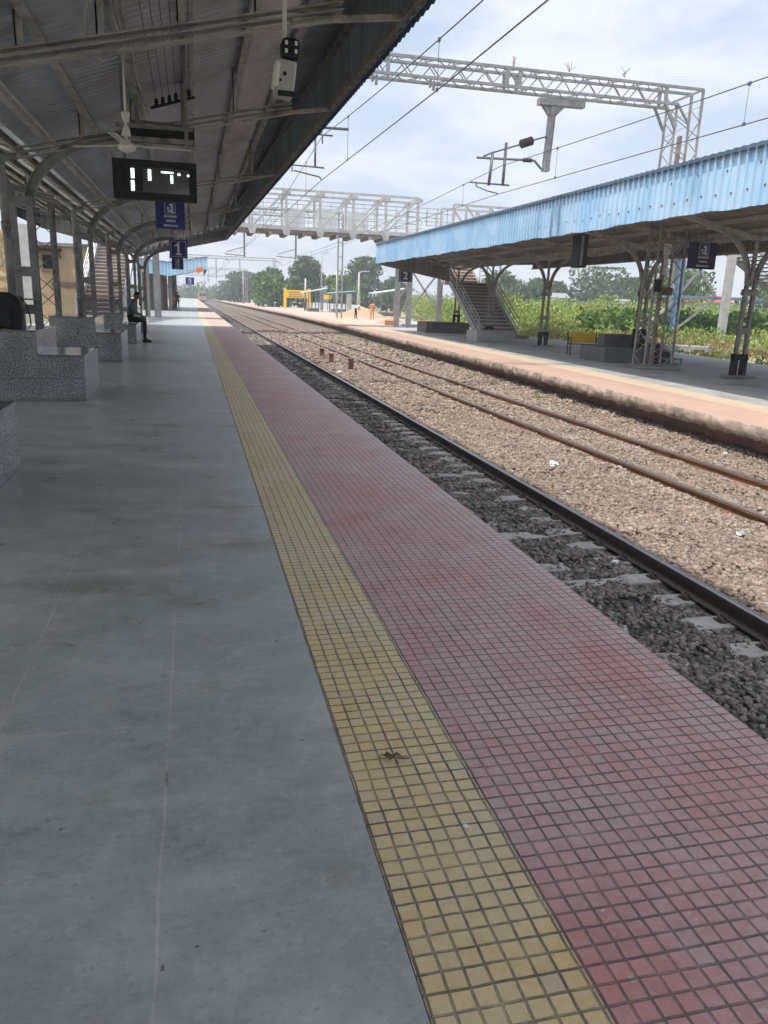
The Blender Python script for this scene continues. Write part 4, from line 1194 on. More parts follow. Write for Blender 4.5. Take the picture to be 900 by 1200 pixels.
b.lattice((-3.45, GY, 7.13), (12.75, GY, 7.13), (0, 1, 0), (0, 0, 1), .52, .42, 44, .065, .028)
for x in (4.85, 8.0, 8.35, 12.6): b.beam((x, GY - .26, 6.92), (x, GY - .26, 7.34), .09, .05); b.beam((x + .12, GY + .26, 6.92), (x + .12, GY + .26, 7.34), .09, .05)
for x in (4.5, 6.0): b.beam((x, GY - .1, 6.92), (x, GY - .1, 6.74), .05, .08); b.beam((x + .12, GY, 6.92), (x + .12, GY, 6.70), .06, .08)
for s in (-.26, .26):
    for z in (6.92, 7.34): b.beam((12.75, GY + s, z), (13.72 if z > 7 else 13.0, GY + s, z), .065, .065)
    b.beam((12.6, GY + s, 6.92), (12.95, GY + s, 6.35), .06, .06); b.beam((12.75, GY + s, 6.92), (13.72, GY + s, 7.34), .06, .06)
    b.beam((13.72, GY + s, 7.34), (13.72, GY + s, 6.6), .06, .06); b.beam((13.0, GY + s, 6.92), (13.35, GY + s, 6.5), .05, .05)
b.build('boom', 'galv', gp)
b = MB(); b.lattice((-3.45, GY, -.3), (-3.45, GY, 7.4), (1, 0, 0), (0, 1, 0), .46, .46, 18, .07, .035); b.build('mast', 'steel', gp)
cantilever(gp, 8.06, 4.36, GY, 9.38, 6.62, 1)
b = MB()
b.beam((1.6, GY, 6.9), (1.6, GY, 5.2), .13, .13); b.build('drop_arm', 'galv', gp)
b = MB()
b.tube([(1.6, GY, 6.2), (2.6, GY, 5.85), (3.22, GY, 5.64)], .024, 6)
b.tube([(1.6, GY, 5.55), (2.4, GY, 5.6), (3.94, GY, 5.62)], .034, 6); b.tube([(2.9, GY, 5.45), (3.54, GY, 5.44)], .022, 6)
b.tube([(3.22, GY, 5.70), (3.26, GY, 5.5), (3.18, GY, 5.44)], .022, 6); b.tube([(3.28, GY, 5.44), (3.28, GY, 5.24)], .016, 6)
b.tube([(3.10, GY, 5.46), (3.10, GY, 4.69)], .026, 6); b.tube([(2.50, GY, 4.70), (3.33, GY, 4.68)], .022, 6)
b.tube([(2.52, GY, 4.70), (2.52, GY, 4.54), (2.58, GY, 4.57), (3.22, GY, 4.46), (3.26, GY, 4.40)], .02, 6)
b.build('cantilever', 'galv_dark', gp, True)

# --- overhead wires
def sagz(y, sup, zs, zm):
    for a, c in zip(sup, sup[1:]):
        if a <= y <= c:
            t = (y - a) / (c - a) * 2 - 1; return zm + (zs - zm) * t * t
    return zs
def overhead(xw, label, zc, zs, zm, sup):
    t = thing('overhead_line', label, 'overhead wire', (xw, sup[0], zc(sup[0])), 'overhead lines')
    ys_ = np.linspace(sup[0], sup[-1], 180)
    b = MB(); b.tube([(xw, y, zc(y)) for y in (sup[0], 0, 10.5, 20.9, 40, 75, 120, 180, 290)], .009, 5); b.build('contact_wire', 'wire', t)
    b = MB(); b.tube([(xw, y, sagz(y, sup, zs, zm)) for y in ys_], .009, 5); b.build('catenary_wire', 'wire', t)
    y = sup[0] + 4
    while y < 110:
        b = MB(); z2 = sagz(y, sup, zs, zm)
        b.tube([(xw, y, zc(y)), (xw, y, z2)], .0045, 4); b.box(xw - .012, xw + .012, y - .03, y + .03, z2 - .03, z2 + .02); b.box(xw - .012, xw + .012, y - .025, y + .025, zc(y) - .015, zc(y) + .03)
        b.build('dropper', 'wire', t); y += 6.4
    return t
SUP = [-25., 20.9, 75., 130., 185., 240., 290.]
overhead(3.27, 'overhead wire pair over the near track, crossing the portal beam', lambda y: interp(y, [(-25, 4.12), (8, 4.17), (21, 4.39), (40, 4.42), (300, 4.6)]), 5.42, 4.55, SUP)
overhead(8.06, 'overhead wire pair over the far track, passing above the blue canopy', lambda y: interp(y, [(-25, 4.1), (10, 4.17), (21, 4.36), (40, 4.4), (300, 4.6)]), 5.05, 4.60, SUP)

# --- distant portals
def far_portal(y, xl, xr, zt, label, w=.45):
    t = thing('catenary_portal', label, 'gantry', (xr, y, Z2), 'overhead line portals')
    for x in (xl, xr):
        b = MB()
        for s in (-1, 1): b.beam((x + s * w / 2, y, -.3), (x + s * w / 2, y, zt), .13, .13)
        k = -.1
        while k < zt - .6: b.beam((x - w / 2, y, k + .5), (x + w / 2, y, k + .5), .05, .08); k += 1.25
        b.build('mast', 'galv', t)
    b = MB(); b.beam((xl, y, zt), (xr, y, zt), .14, .12); b.beam((xl, y, zt - .5), (xr, y, zt - .5), .12, .12)
    k = xl
    while k < xr - .3: b.beam((k, y, zt - .5), (k + .5, y, zt), .05, .05); b.beam((k + .5, y, zt), (k + 1., y, zt - .5), .05, .05); k += 1.
    b.build('boom', 'galv', t)
    for xx in (3.3, 8.):
        b = MB(); b.beam((xx + 1.4, y, zt - .5), (xx + 1.4, y, 5.0), .16, .16)
        b.tube([(xx + 1.4, y, 5.9), (xx - .2, y, 5.4)], .035, 5); b.tube([(xx + 1.4, y, 5.1), (xx - .4, y, 5.2)], .04, 5); b.tube([(xx - .4, y, 4.75), (xx, y, 4.6)], .03, 5)
        b.build('cantilever', 'galv_dark', t)
far_portal(75., -4.2, 13.6, 9.2, 'lattice portal with tall twin-post mast left of the sand heap', .42)
far_portal(165., -4., 16.4, 9.2, 'far portal whose right post stands beside the bright green tree')
far_portal(240., -5., 15.5, 9.4, 'faint far portal seen beyond the bright green tree')
far_portal(330., -6., 16., 9.6, 'faintest portal at the end of the tracks')

# ------------------------------------------------------------------ foot bridge
FY0, FY1 = 52., 54.6
fb_ = thing('foot_bridge', 'white steel truss footbridge crossing over both tracks', 'bridge', (4., FY0, 0))
b = MB(); b.box(-7., 21.5, FY0 + .05, FY1 - .05, 5.55, 5.72); b.build('deck', 'steel_brown', fb_)
b = MB()
x = -7.
while x < 21.: b.box(x, x + .16, FY0 - .05, FY1 + .05, 5.36, 5.548); x += 1.075
b.build('deck_beam', 'steel_brown', fb_)
posts = [14.55 - 2.16 * i for i in range(11)]
for y in (FY0, FY1):
    b = MB()
    for z, w in ((8.08, .13), (5.78, .20)): b.beam((posts[-1], y, z), (posts[0], y, z), w, w)
    b.beam((posts[-1], y, 7.78), (posts[0], y, 7.78), .07, .07)
    for i, px in enumerate(posts):
        b.beam((px, y, 5.6), (px, y, 8.08), .15, .15)
        if i + 1 < len(posts): b.beam((posts[i + 1], y, 5.8), (px, y, 8.0), .10, .10)
        b.beam((px - .28, y - .08, 7.9), (px + .28, y - .08, 7.9), .02, .26, (0, 0, 1))
        b.prism([(px - .28, 5.72), (px + .28, 5.72), (px + .16, 5.36), (px - .16, 5.36)], 'y', y - .11, y - .09)
    b.build('truss', 'white_steel', fb_)
    b = MB()
    for z in (6.15, 6.5, 6.9, 7.25): b.beam((posts[-1], y + .1, z), (posts[0], y + .1, z), .035, .035)
    xx = posts[-1]
    while xx < posts[0]: b.beam((xx, y + .1, 5.8), (xx, y + .1, 7.5), .03, .03); xx += .72
    b.build('railing', 'white_steel', fb_)
for i in range(len(posts) - 1):
    if i in (0, 4): continue
    b = MB(); b.box(posts[i + 1] + .12, posts[i + 1] + 1.55, FY1 - .09, FY1 - .07, 5.85, 7.35 - .25 * (i % 2)); b.build('cladding_panel', 'white_sheet', fb_)
b = MB()
for px in posts: b.beam((px, FY0, 8.08), (px, FY1, 8.08), .08, .08)
b.build('cross_beam', 'white_steel', fb_)
# landing span over platform 2
for y in (FY0, FY1):
    b = MB()
    for z in (6.2, 6.7, 7.2, 7.5): b.beam((14.6, y, z), (17.2, y, z), .05, .05)
    for px in (15.2, 15.9, 16.6): b.beam((px, y, 5.7), (px, y, 7.5), .05, .05)
    b.build('railing', 'white_steel', fb_)
b = MB()
for y in (FY0, FY1):
    b.beam((17.0, y, 7.85), (21.5, y, 7.85), .13, .13); b.beam((17.0, y, 5.78), (21.5, y, 5.78), .18, .18)
    for px in (17.0, 17.9, 19.6, 21.4): b.beam((px, y, 5.7), (px, y, 7.85), .14, .14)
    for a, c in ((17.9, 19.6), (19.6, 21.4)): b.beam((a, y, 7.8), (c, y, 5.85), .1, .1)
b.build('truss', 'white_steel', fb_)
def legs(xs_, ybs, ztop, zbot, w, mat='white_steel'):
    for x in xs_:
        for y in ybs:
            q = MB()
            q.box(x - w / 2, x + w / 2, y - .02, y + .02, zbot, ztop); q.box(x - w / 2, x - w / 2 + .03, y - .12, y + .12, zbot, ztop); q.box(x + w / 2 - .03, x + w / 2, y - .12, y + .12, zbot, ztop)
            q.build('support_leg', mat, fb_)
legs((-2.22,), (53.3,), 5.36, 0., .42); legs((-2.82,), (53.3,), 5.36, 0., .26)
legs((13.7, 14.55, 16.75), (53.3,), 5.36, Z2, .34)
b = MB()
for a, c in (((14.6, .9), (16.7, 3.7)), ((14.6, 3.7), (16.7, .9)), ((13.75, .4), (14.5, 1.6)), ((13.75, 1.6), (14.5, 2.8)), ((13.75, 2.8), (14.5, 4.))): b.beam((a[0], 53.3, a[1]), (c[0], 53.3, c[1]), .11, .05, (0, 1, 0))
b.beam((14.6, 53.3, 4.3), (16.7, 53.3, 4.3), .12, .12); b.beam((14.6, 53.3, .5), (16.7, 53.3, .5), .10, .10)
b.build('bracing', 'white_steel', fb_)

def stairs(name, label, x0, x1, y0, ymid0, ymid1, y1, z0, zm, z1, mat_r, mat_t, plinth=True):
    t = thing(name, label, 'stairs', ((x0 + x1) / 2, y0, z0))
    fl = ((y0, ymid0, z0, zm), (ymid1, y1, zm, z1))
    for ya_, yb2, za, zb in fl:
        n = max(4, round((zb - za) / .19)); r = MB(); tr = MB()
        for i in range(n):
            ya2 = lerp(ya_, yb2, i / n); yb3 = lerp(ya_, yb2, (i + 1) / n); zl = lerp(za, zb, i / n); zh = lerp(za, zb, (i + 1) / n)
            r.box(x0 + .1, x1 - .1, ya2 + .03, ya2 + .05, zl, zh - .045)
            tr.box(x0 + .1, x1 - .1, ya2, yb3 + .05, zh - .045, zh)
        r.build('riser', mat_r, t); tr.build('tread', mat_t, t)
    b = MB(); b.box(x0, x1, ymid0, ymid1, zm - .15, zm - .002); b.build('landing', 'steel_brown', t)
    for x in (x0, x1):
        b = MB()
        for ya_, yb2, za, zb in fl: b.beam((x, ya_, za + .05), (x, yb2, zb + .05), .08, .36)
        b.build('stringer', 'white_steel', t)
        b = MB()
        for ya_, yb2, za, zb in fl:
            for h in (.45, .72, 1.02): b.beam((x, ya_, za + h), (x, yb2, zb + h), .045, .045)
            for i in range(5):
                k = i / 4; b.beam((x, lerp(ya_, yb2, k), lerp(za, zb, k)), (x, lerp(ya_, yb2, k), lerp(za, zb, k) + 1.02), .05, .05)
        for h in (.45, .72, 1.02): b.beam((x, ymid0, zm + h), (x, ymid1, zm + h), .045, .045)
        b.build('handrail', 'white_sheet', t)
    if plinth:
        b = MB(); b.box(x0 - .1, x1 + .5, y0 - .35, y0 + .4, z0, z0 + .17); b.build('plinth', 'brown_step', t)
    return t
stairs('staircase', 'brown footbridge stairs with grey handrails behind the far columns', 14.85, 17.15, 40., 45.4, 46.6, 51.95, Z2, 2.75, 5.72, 'brown_step', 'tread')
stairs('staircase', 'brown and white footbridge stairs seen between the near columns behind the sitting man', -5.15, -3.1, 38., 44.4, 45.6, 51.95, 0., 2.75, 5.72, 'brown_step', 'white_steel', False)

# ------------------------------------------------------------------ steel stair tower far right
st = thing('steel_tower', 'white steel frame of another footbridge with pale blue beam beyond the bushes', 'bridge', (29., 40., -.3))
b = MB()
b.beam((29.8, 40., -.4), (29.8, 40., 6.4), .42, .30, (0, 1, 0)); b.build('support_leg', 'white_steel', st)
b = MB(); b.beam((27.3, 41., -.4), (27.3, 41., 6.1), .36, .3, (0, 1, 0)); b.build('support_leg', 'blue_steel', st)
b = MB(); b.beam((28.3, 43., -.4), (28.3, 43., 6.1), .32, .3, (0, 1, 0)); b.build('support_leg', 'white_steel', st)

b = MB(); b.beam((26.2, 41., 2.35), (33., 41., 2.35), .14, .16); b.build('tie_beam', 'blue_steel', st)
b = MB()
for (xa, xb) in ((25.2, 27.3), (27.3, 29.8)):
    b.beam((xa, 41., 2.4), (xb, 41., 5.4), .14, .06, (0, 1, 0)); b.beam((xa, 41., 5.4), (xb, 41., 2.4), .14, .06, (0, 1, 0))
    b.beam((xa, 41., .4), (xb, 41., 2.3), .12, .06, (0, 1, 0))
b.build('bracing', 'white_steel', st)
b = MB(); b.beam((25., 40.2, 5.9), (31., 40.2, 5.9), .3, .34); b.beam((25., 43., 5.9), (31., 43., 5.9), .3, .34); b.box(25., 30.5, 40.3, 43., 6.08, 6.16); b.build('deck', 'white_steel', st)
b = MB()
for y in (40.1, 43.): b.beam((29.9, y, 6.2), (37., y, 2.0), .12, .5)
b.build('stringer', 'white_steel', st)
b = MB()
for i in range(22):
    t = i / 22; b.box(29.9 + 7.1 * t, 29.9 + 7.1 * (t + .05), 40.2, 43., 6.1 - 4.2 * t, 6.15 - 4.2 * t)
b.build('tread', 'galv_dark', st)
b = MB()
for y in (40.1, 43.):
    for h in (.5, 1.): b.beam((29.9, y, 6.3 + h), (37., y, 2.1 + h), .06, .06); b.beam((25., y, 6.1 + h), (29.9, y, 6.1 + h), .06, .06)
    for i in range(9): b.beam((29.9 + 7.1 * i / 8, y, 6.2 - 4.2 * i / 8), (29.9 + 7.1 * i / 8, y, 7.3 - 4.2 * i / 8), .06, .06)
b.build('railing', 'white_steel', st)

# ------------------------------------------------------------------ far end of the near platform
fc = thing('platform_canopy', 'small light blue butterfly canopy far down the near platform', 'canopy', (-2., 75., 0))
b = MB(); b.mat('fascia_blue')
for xa, xb, za, zb, ta, tb in ((-2., 1.35, 3.05, 3.75, 4.25, 4.85), (-6.5, -2., 3.5, 3.05, 4.6, 4.25)):
    ribbed_wall(b, (xb, 75., 0), (xa, 75., 0), lambda t, za=za, zb=zb: lerp(zb, za, t), lambda t, ta=ta, tb=tb: lerp(tb, ta, t), .3, .04)
ribbed_wall(b, (1.37, 100., 0), (1.37, 75., 0), lambda t: 3.75, lambda t: 4.85, .3, .04)
b.build('fascia', None, fc)
b = MB()
for xa, xb, za, zb in ((-2., 1.4, 4.24, 4.84), (-6.5, -2., 4.6, 4.24)): b.prism([(xa, za), (xb, zb), (xb, zb + .05), (xa, za + .05)], 'y', 74.95, 100.)
b.build('roof_sheet', 'fascia_edge', fc)
for y in (76.5, 84., 92., 99.):
    b = MB(); b.box(-2.2, -1.85, y, y + .3, 0, 4.2); b.beam((-2., y + .1, 3.7), (1.2, y + .1, 4.4), .1, .15); b.beam((-2., y + .1, 3.7), (-6., y + .1, 4.2), .1, .15)
    b.build('column', 'column', fc)
b = MB(); b.box(-4.6, -2.9, 78., 98., 0, 3.6); tag(b.build('platform_room', 'concrete'), 'low plastered room under the far blue canopy', 'building')
b = MB(); b.box(-2.75, -2.35, 78.5, 79.5, 0, 2.9); tag(b.build('pillar', 'brown_step'), 'brown pillar in front of the plastered room', 'pillar')
b = MB()
bm_pts = [(.42, 74.9, 3.42), (.95, 74.9, 3.62)]
b.bar([(.38, 74.85, 3.55), (.62, 74.82, 3.66), (.92, 74.85, 3.74)], .12, .42, up=(0, 1, 0))
tag(b.build('orange_flag', 'orange'), 'orange cloth hung on the edge of the far blue canopy', 'flag')
icon_sign(-.45, .2, 62., 2.45, 3.0, 'tiny blue board hanging in front of the far blue canopy', 'sign_blue', 'waiting', 4.0) if False else None
icon_sign(-.6, .15, 74.4, 2.35, 3.0, 'tiny blue board hanging below the far blue canopy', 'sign_blue', 'waiting', 3.6)

# --- left side beyond the platform
t = thing('beige_building', 'sunlit beige building with a dark window behind the near columns', 'building', (-12., 56., 0))
b = MB(); b.box(-17., -6.3, 54., 78., -.4, 4.1); b.build('wall', 'beige', t)
b = MB(); b.box(-17.2, -6.1, 53.8, 78.2, 4.102, 4.3); b.build('roof', 'concrete', t)
for x in (-12.5, -9.05):
    q = MB(); q.box(x, x + .72, 53.92, 54.02, 2.75, 3.55); f = q.build('window', 'window_dark', t)
    q = MB(); q.box(x - .1, x + .82, 53.86, 54., 2.62, 2.74); q.build('sill', 'concrete', f)
b = MB(); b.box(-9.6, -7.9, 53.2, 53.99, 3.8, 3.95); b.beam((-9.5, 53.3, 3.8), (-9.5, 53.98, 3.4), .05, .05); b.beam((-8., 53.3, 3.8), (-8., 53.98, 3.4), .05, .05); b.build('awning', 'black', t)
b = MB(); b.box(-8.6, -6.4, 53.9, 53.98, 1.7, 1.95); b.build('ledge', 'brown_step', t)
b = MB(); b.box(-12.5, -8.75, 44.5, 50.5, -.4, 4.3); tag(b.build('stone_wall', 'rubble'), 'sunlit yellow rubble stone wall at the left edge behind the first column', 'wall')
b = MB(); b.box(-30., -16.5, 24., 27., -.4, 2.8); tag(b.build('boundary_wall', 'beige'), 'low beige yard wall behind the near canopy', 'wall')
b = MB(); b.box(-8.4, -8.0, 44., 44.4, -.4, 4.6); tag(b.build('white_post', 'white_steel'), 'white post in front of the stone wall at left', 'post')

# ------------------------------------------------------------------ things down the far platform
nb = thing('name_board', 'big yellow station name board on two legs far down platform', 'sign', (17., 137., Z2))
b = MB(); b.box(15.1, 19.7, 137., 137.2, 1.6, 2.9); b.build('board', 'yellow', nb)
for x in (15.1, 19.25): q = MB(); q.box(x, x + .5, 136.98, 137.22, Z2, 3.2); q.build('leg', 'yellow', nb)
b = MB()
rr = random.Random(5)
for row, (v, n) in enumerate(((2.45, 7), (2.08, 8), (1.75, 10))):
    x = 16.0
    for k in range(n): w_ = rr.uniform(.14, .26); b.box(x, x + w_, 136.985, 136.996, v, v + .17); x += w_ + .09
b.build('lettering', 'leaf_dry', nb)
def post(name, label, x, y, zt, w, cat, lamp=None, mat='white_steel', grp=None, base=None):
    t = thing(name, label, cat, (x, y, Z2), grp)
    q = MB(); q.tube([(x, y, Z2), (x, y, zt)], w, 8, w * .75); q.build('pole', mat, t, True)
    if lamp:
        q = MB(); q.tube([(x, y, zt - .05), (x + lamp * .5, y, zt + .12), (x + lamp, y, zt + .16)], w * .5, 6); q.cbox((x + lamp * 1.15, y, zt + .14), (abs(lamp) * .5, .2, .10)); q.build('lamp_arm', mat, t)
    if base:
        q = MB(); q.tube([(x, y, Z2), (x, y, Z2 + base)], w * 1.15, 8); q.build('painted_base', 'black', t)
    return t
post('lamp_post', 'pale lamp post with a short arm beside the sand heap', 20.6, 100., 5.0, .14, 'lamp post', 1.0)
post('lamp_post', 'white pole with dark foot in front of the yellow name board', 17.2, 125., 4.6, .16, 'lamp post', None, base=1.2)
post('lamp_post', 'tall thin grey pole right of the name board by the small yellow sign', 20.2, 128., 8.6, .13, 'lamp post', .8, 'galv')
post('lamp_post', 'slim white pole between the name board and the twin-post mast', 17.2, 97., 5.1, .1, 'lamp post')
post('lamp_post', 'white pole rising above the left end of the name board', 19.6, 165., 6.9, .16, 'lamp post')
for i, (x, y, zt) in enumerate(((13.2, 175., 6.), (14.6, 190., 7.), (12.5, 205., 7.5), (13.6, 225., 7.8), (12.4, 250., 8.6), (13., 280., 9.))):
    post('lamp_post', 'thin pale pole in the faint row far down platform 2', x, y, zt, .15, 'lamp post', None, 'galv', 'far row of pale poles')
sg = thing('small_sign', 'small yellow square sign on a post behind the name board', 'sign', (20.8, 128., Z2))
b = MB(); b.box(20.0, 21.2, 124., 124.08, 1.55, 2.25); b.build('board', 'yellow', sg)
b = MB(); b.tube([(20.6, 124.1, Z2), (20.6, 124.1, 2.2)], .06, 6); b.build('pole', 'galv', sg)
def shelter(x0, x1, y, zl, zr, label, mat, depth=4.):
    t = thing('platform_shelter', label, 'shelter', ((x0 + x1) / 2, y, Z2), 'small waiting shelters of the far platform')
    b = MB(); b.prism([(x0, zl), (x1, zr), (x1, zr + .10), (x0, zl + .10)], 'y', y - .3, y + depth); b.build('roof', mat, t)
    for x in (x0 + .7, (x0 + x1) / 2, x1 - .7):
        for yy_ in (y, y + depth - .4):
            q = MB(); q.box(x - .07, x + .07, yy_, yy_ + .14, Z2, lerp(zl, zr, (x - x0) / (x1 - x0)) - .01)
            q.build('post', 'galv_dark', t)
    b = MB(); b.box(x0 + .8, x1 - .8, y + depth * .6, y + depth * .6 + .5, Z2, Z2 + .45); b.build('seat', 'concrete', t)
shelter(15.2, 18.6, 112., 2.35, 3.0, 'white roofed shelter right of the yellow name board', 'white_sheet')
shelter(18.5, 22.2, 110., 2.35, 2.75, 'pale blue roofed shelter beside the sand heap', 'roof_blue_pale')
shelter(21.0, 25.6, 92., 2.4, 3.15, 'pale green roofed shelter behind the workers', 'roof_green')
b = MB(); b.box(20.2, 20.8, 105.5, 106., Z2, 2.35); b.box(21.6, 22., 105.5, 106., Z2, 2.3); tag(b.build('gate_pillar', 'concrete_pale'), 'pair of pale pillars behind the sand heap', 'pillar')
t = thing('boundary_wall', 'long low white wall along the back of the far platform', 'wall', (24., 140., 0))
b = MB()
pts = [(24.5, 118.), (22.5, 150.), (20., 190.), (17.5, 240.), (15.5, 300.)]
for (xa, ya2), (xb, yb3) in zip(pts, pts[1:]): b.beam((xa, ya2, .35), (xb, yb3, .35), .25, 1.1)
b.build('wall', 'white_sheet', t)
# sand heap
def heap(name, c, rx, ry, h, mat, label, cat):
    bm = bmesh.new(); bmesh.ops.create_grid(bm, x_segments=26, y_segments=26, size=1.)
    rr = random.Random(hash(c) % 99)
    for v in bm.verts:
        r = math.hypot(v.co.x, v.co.y)
        z = max(0., 1 - r) ** .85 * h * (1 + .15 * math.sin(7 * v.co.x + 2) * math.sin(6 * v.co.y)) + rr.gauss(0, .025) * h
        v.co = (v.co.x * rx, v.co.y * ry, z if r < 1 else -.05)
    me = bpy.data.meshes.new(name); bm.to_mesh(me); bm.free(); me.materials.append(M[mat]); me.polygons.foreach_set('use_smooth', [True] * len(me.polygons))
    o = bpy.data.objects.new(name, me); COL.objects.link(o); o.location = c; tag(o, label, cat); return o
heap('sand_heap', (17.6, 84., Z2), 2.9, 4., 1.15, 'earth', 'heap of brown sand on the far platform beside the bending worker', 'sand heap')
heap('earth_heap', (15.6, 62., Z2), 1.3, 2., .45, 'brick', 'low heap of reddish rubble at the foot of the bridge legs', 'rubble heap')
heap('earth_heap', (37., 37., -.4), 2.4, 2., 2.0, 'earth', 'orange earth heap in the scrub at the right edge', 'earth heap')
b = MB(); b.box(14.8, 16.6, 56., 57.2, Z2, Z2 + .18); tag(b.build('tarpaulin', 'roof_blue_pale', bevel=.04), 'pale blue folded sheet lying before the bridge legs', 'tarpaulin')
for i, (x, y, w_, h_) in enumerate(((14.3, 57.5, .8, .35), (16.9, 57.6, .7, .4))):
    b = MB(); b.cbox((x, y, Z2 + h_ / 2), (w_, .6, h_), Matrix.Rotation(.3 * i - .2, 3, 'Z')); tag(b.build('brick_stack', 'brick', bevel=.02), ('small brick stack left of the blue sheet', 'small brick stack right of the blue sheet')[i], 'bricks')

# approaching train far away
tr = thing('train', 'tiny yellow fronted train far off on the near track', 'train', (3.45, 300., -.7))
b = MB(); b.box(2.1, 4.8, 300.4, 345., -.1, 2.6); b.prism([(2.1, 2.6), (4.8, 2.6), (4.3, 3.0), (2.6, 3.0)], 'y', 300.4, 345.); b.build('body', 'earth', tr)
b = MB(); b.box(2.1, 4.8, 300., 300.4, -.2, 1.1); b.build('nose', 'plat_yellow', tr)
b = MB(); b.box(2.3, 3.35, 300.2, 300.38, 1.3, 2.3); b.box(3.55, 4.6, 300.2, 300.38, 1.3, 2.3); b.build('window', 'window_dark', tr)
for x in (2.5, 4.4): q = MB(); q.box(x - .14, x + .14, 299.9, 299.99, .5, .75); q.build('headlight', 'led_dim', tr)
b = MB(); b.box(2.3, 4.6, 300.1, 300.4, -.75, -.25); b.build('buffer_beam', 'black', tr)

# stumps and litter
for i, (x, y, lb) in enumerate(((4.95, 31., 'farthest of the three short rusty stumps between the tracks'), (4.85, 28.2, 'middle one of the three short rusty stumps between the tracks'), (5.15, 26.0, 'nearest of the three short rusty stumps between the tracks'))):
    t = thing('stump', lb, 'post', (x, y, -.82), 'rusty stumps between the tracks')
    q = MB(); q.cbox((x, y, -.66), (.16, .12, .42), Matrix.Rotation(.1 * (i - 1), 3, 'X')); q.build('post', 'rust', t, bevel=.015)
    q = MB(); q.cbox((x, y, -.44), (.20, .15, .05)); q.build('cap', 'rust', t, bevel=.01)
def crumple(name, c, r, mat, label, cat, flat=.5, seed=1):
    bm = bmesh.new(); bmesh.ops.create_icosphere(bm, subdivisions=2, radius=r); rr = random.Random(seed)
    for v in bm.verts: v.co = v.co * rr.uniform(.6, 1.25); v.co.z *= flat
    me = bpy.data.meshes.new(name); bm.to_mesh(me); bm.free(); me.materials.append(M[mat])
    o = bpy.data.objects.new(name, me); COL.objects.link(o); o.location = c; return tag(o, label, cat)
crumple('white_stone', (5.06, 10.15, -.75), .075, 'paper', 'white stone lying on the tan ballast in mid track', 'stone')
crumple('foil_wrapper', (5.55, 6.65, -.78), .06, 'foil', 'silver crumpled wrapper on tan ballast near the right edge', 'litter', .45, 2)
crumple('paper_scrap', (3.86, 6.25, -.875), .032, 'paper', 'white paper scrap on a sleeper beside the dark rail', 'litter', .7, 3)
crumple('paper_scrap', (8.3, 10.6, -.72), .035, 'paper', 'tiny white scrap below the far platform wall', 'litter', .6, 4)
crumple('paper_scrap', (4.5, 24.6, -.78), .09, 'paper', 'white scrap beside the rusty stumps', 'litter', .7, 8)
crumple('grout_chip', (.72, 1.78, .002), .008, 'paper', 'tiny white chip on the yellow tiles close to the viewer', 'chip', .4, 5)
# dry leaf on the yellow tiles
t = thing('dry_leaf', 'curled brown dry leaf lying on the yellow tiles', 'leaf', (.592, 2.15, 0))
b = MB(); n = 10
vs = [(.592, 2.15, .012)]
for k in range(n):
    a = 2 * PI * k / n; r = .020 * (1 + .5 * math.sin(3 * a + 1)) * random.uniform(.7, 1.1); vs.append((.592 + 1.3 * r * math.cos(a), 2.15 + r * math.sin(a), .004 + .012 * random.random()))
b.add(vs, [(0, k + 1, (k + 1) % n + 1) for k in range(n)]); b.build('blade', 'leaf_dry', t)
b = MB(); b.tube([(.61, 2.14, .006), (.632, 2.128, .010), (.648, 2.135, .004)], .0022, 5); b.tube([(.58, 2.15, .008), (.562, 2.162, .012), (.553, 2.155, .004)], .002, 5); b.tube([(.60, 2.13, .007), (.605, 2.11, .008)], .002, 5); b.build('stalk', 'leaf_dry', t)

# loose slabs in the scrub behind platform 2
for i, (x, y, L, a, lb) in enumerate(((21.9, 31.5, 2.2, -.5, 'broken pale kerb slab at the back edge of the far platform'), (24.6, 27.3, 2.6, -.15, 'long pale slab lying in dry grass at the right edge'), (26., 36., 2.4, .1, 'pale slab lying in the grass behind the lattice mast'))):
    b = MB(); b.cbox((x, y, -.12), (L, .5, .3), Matrix.Rotation(a, 3, 'Z')); tag(b.build('kerb_slab', 'concrete_pale', bevel=.03), lb, 'slab')

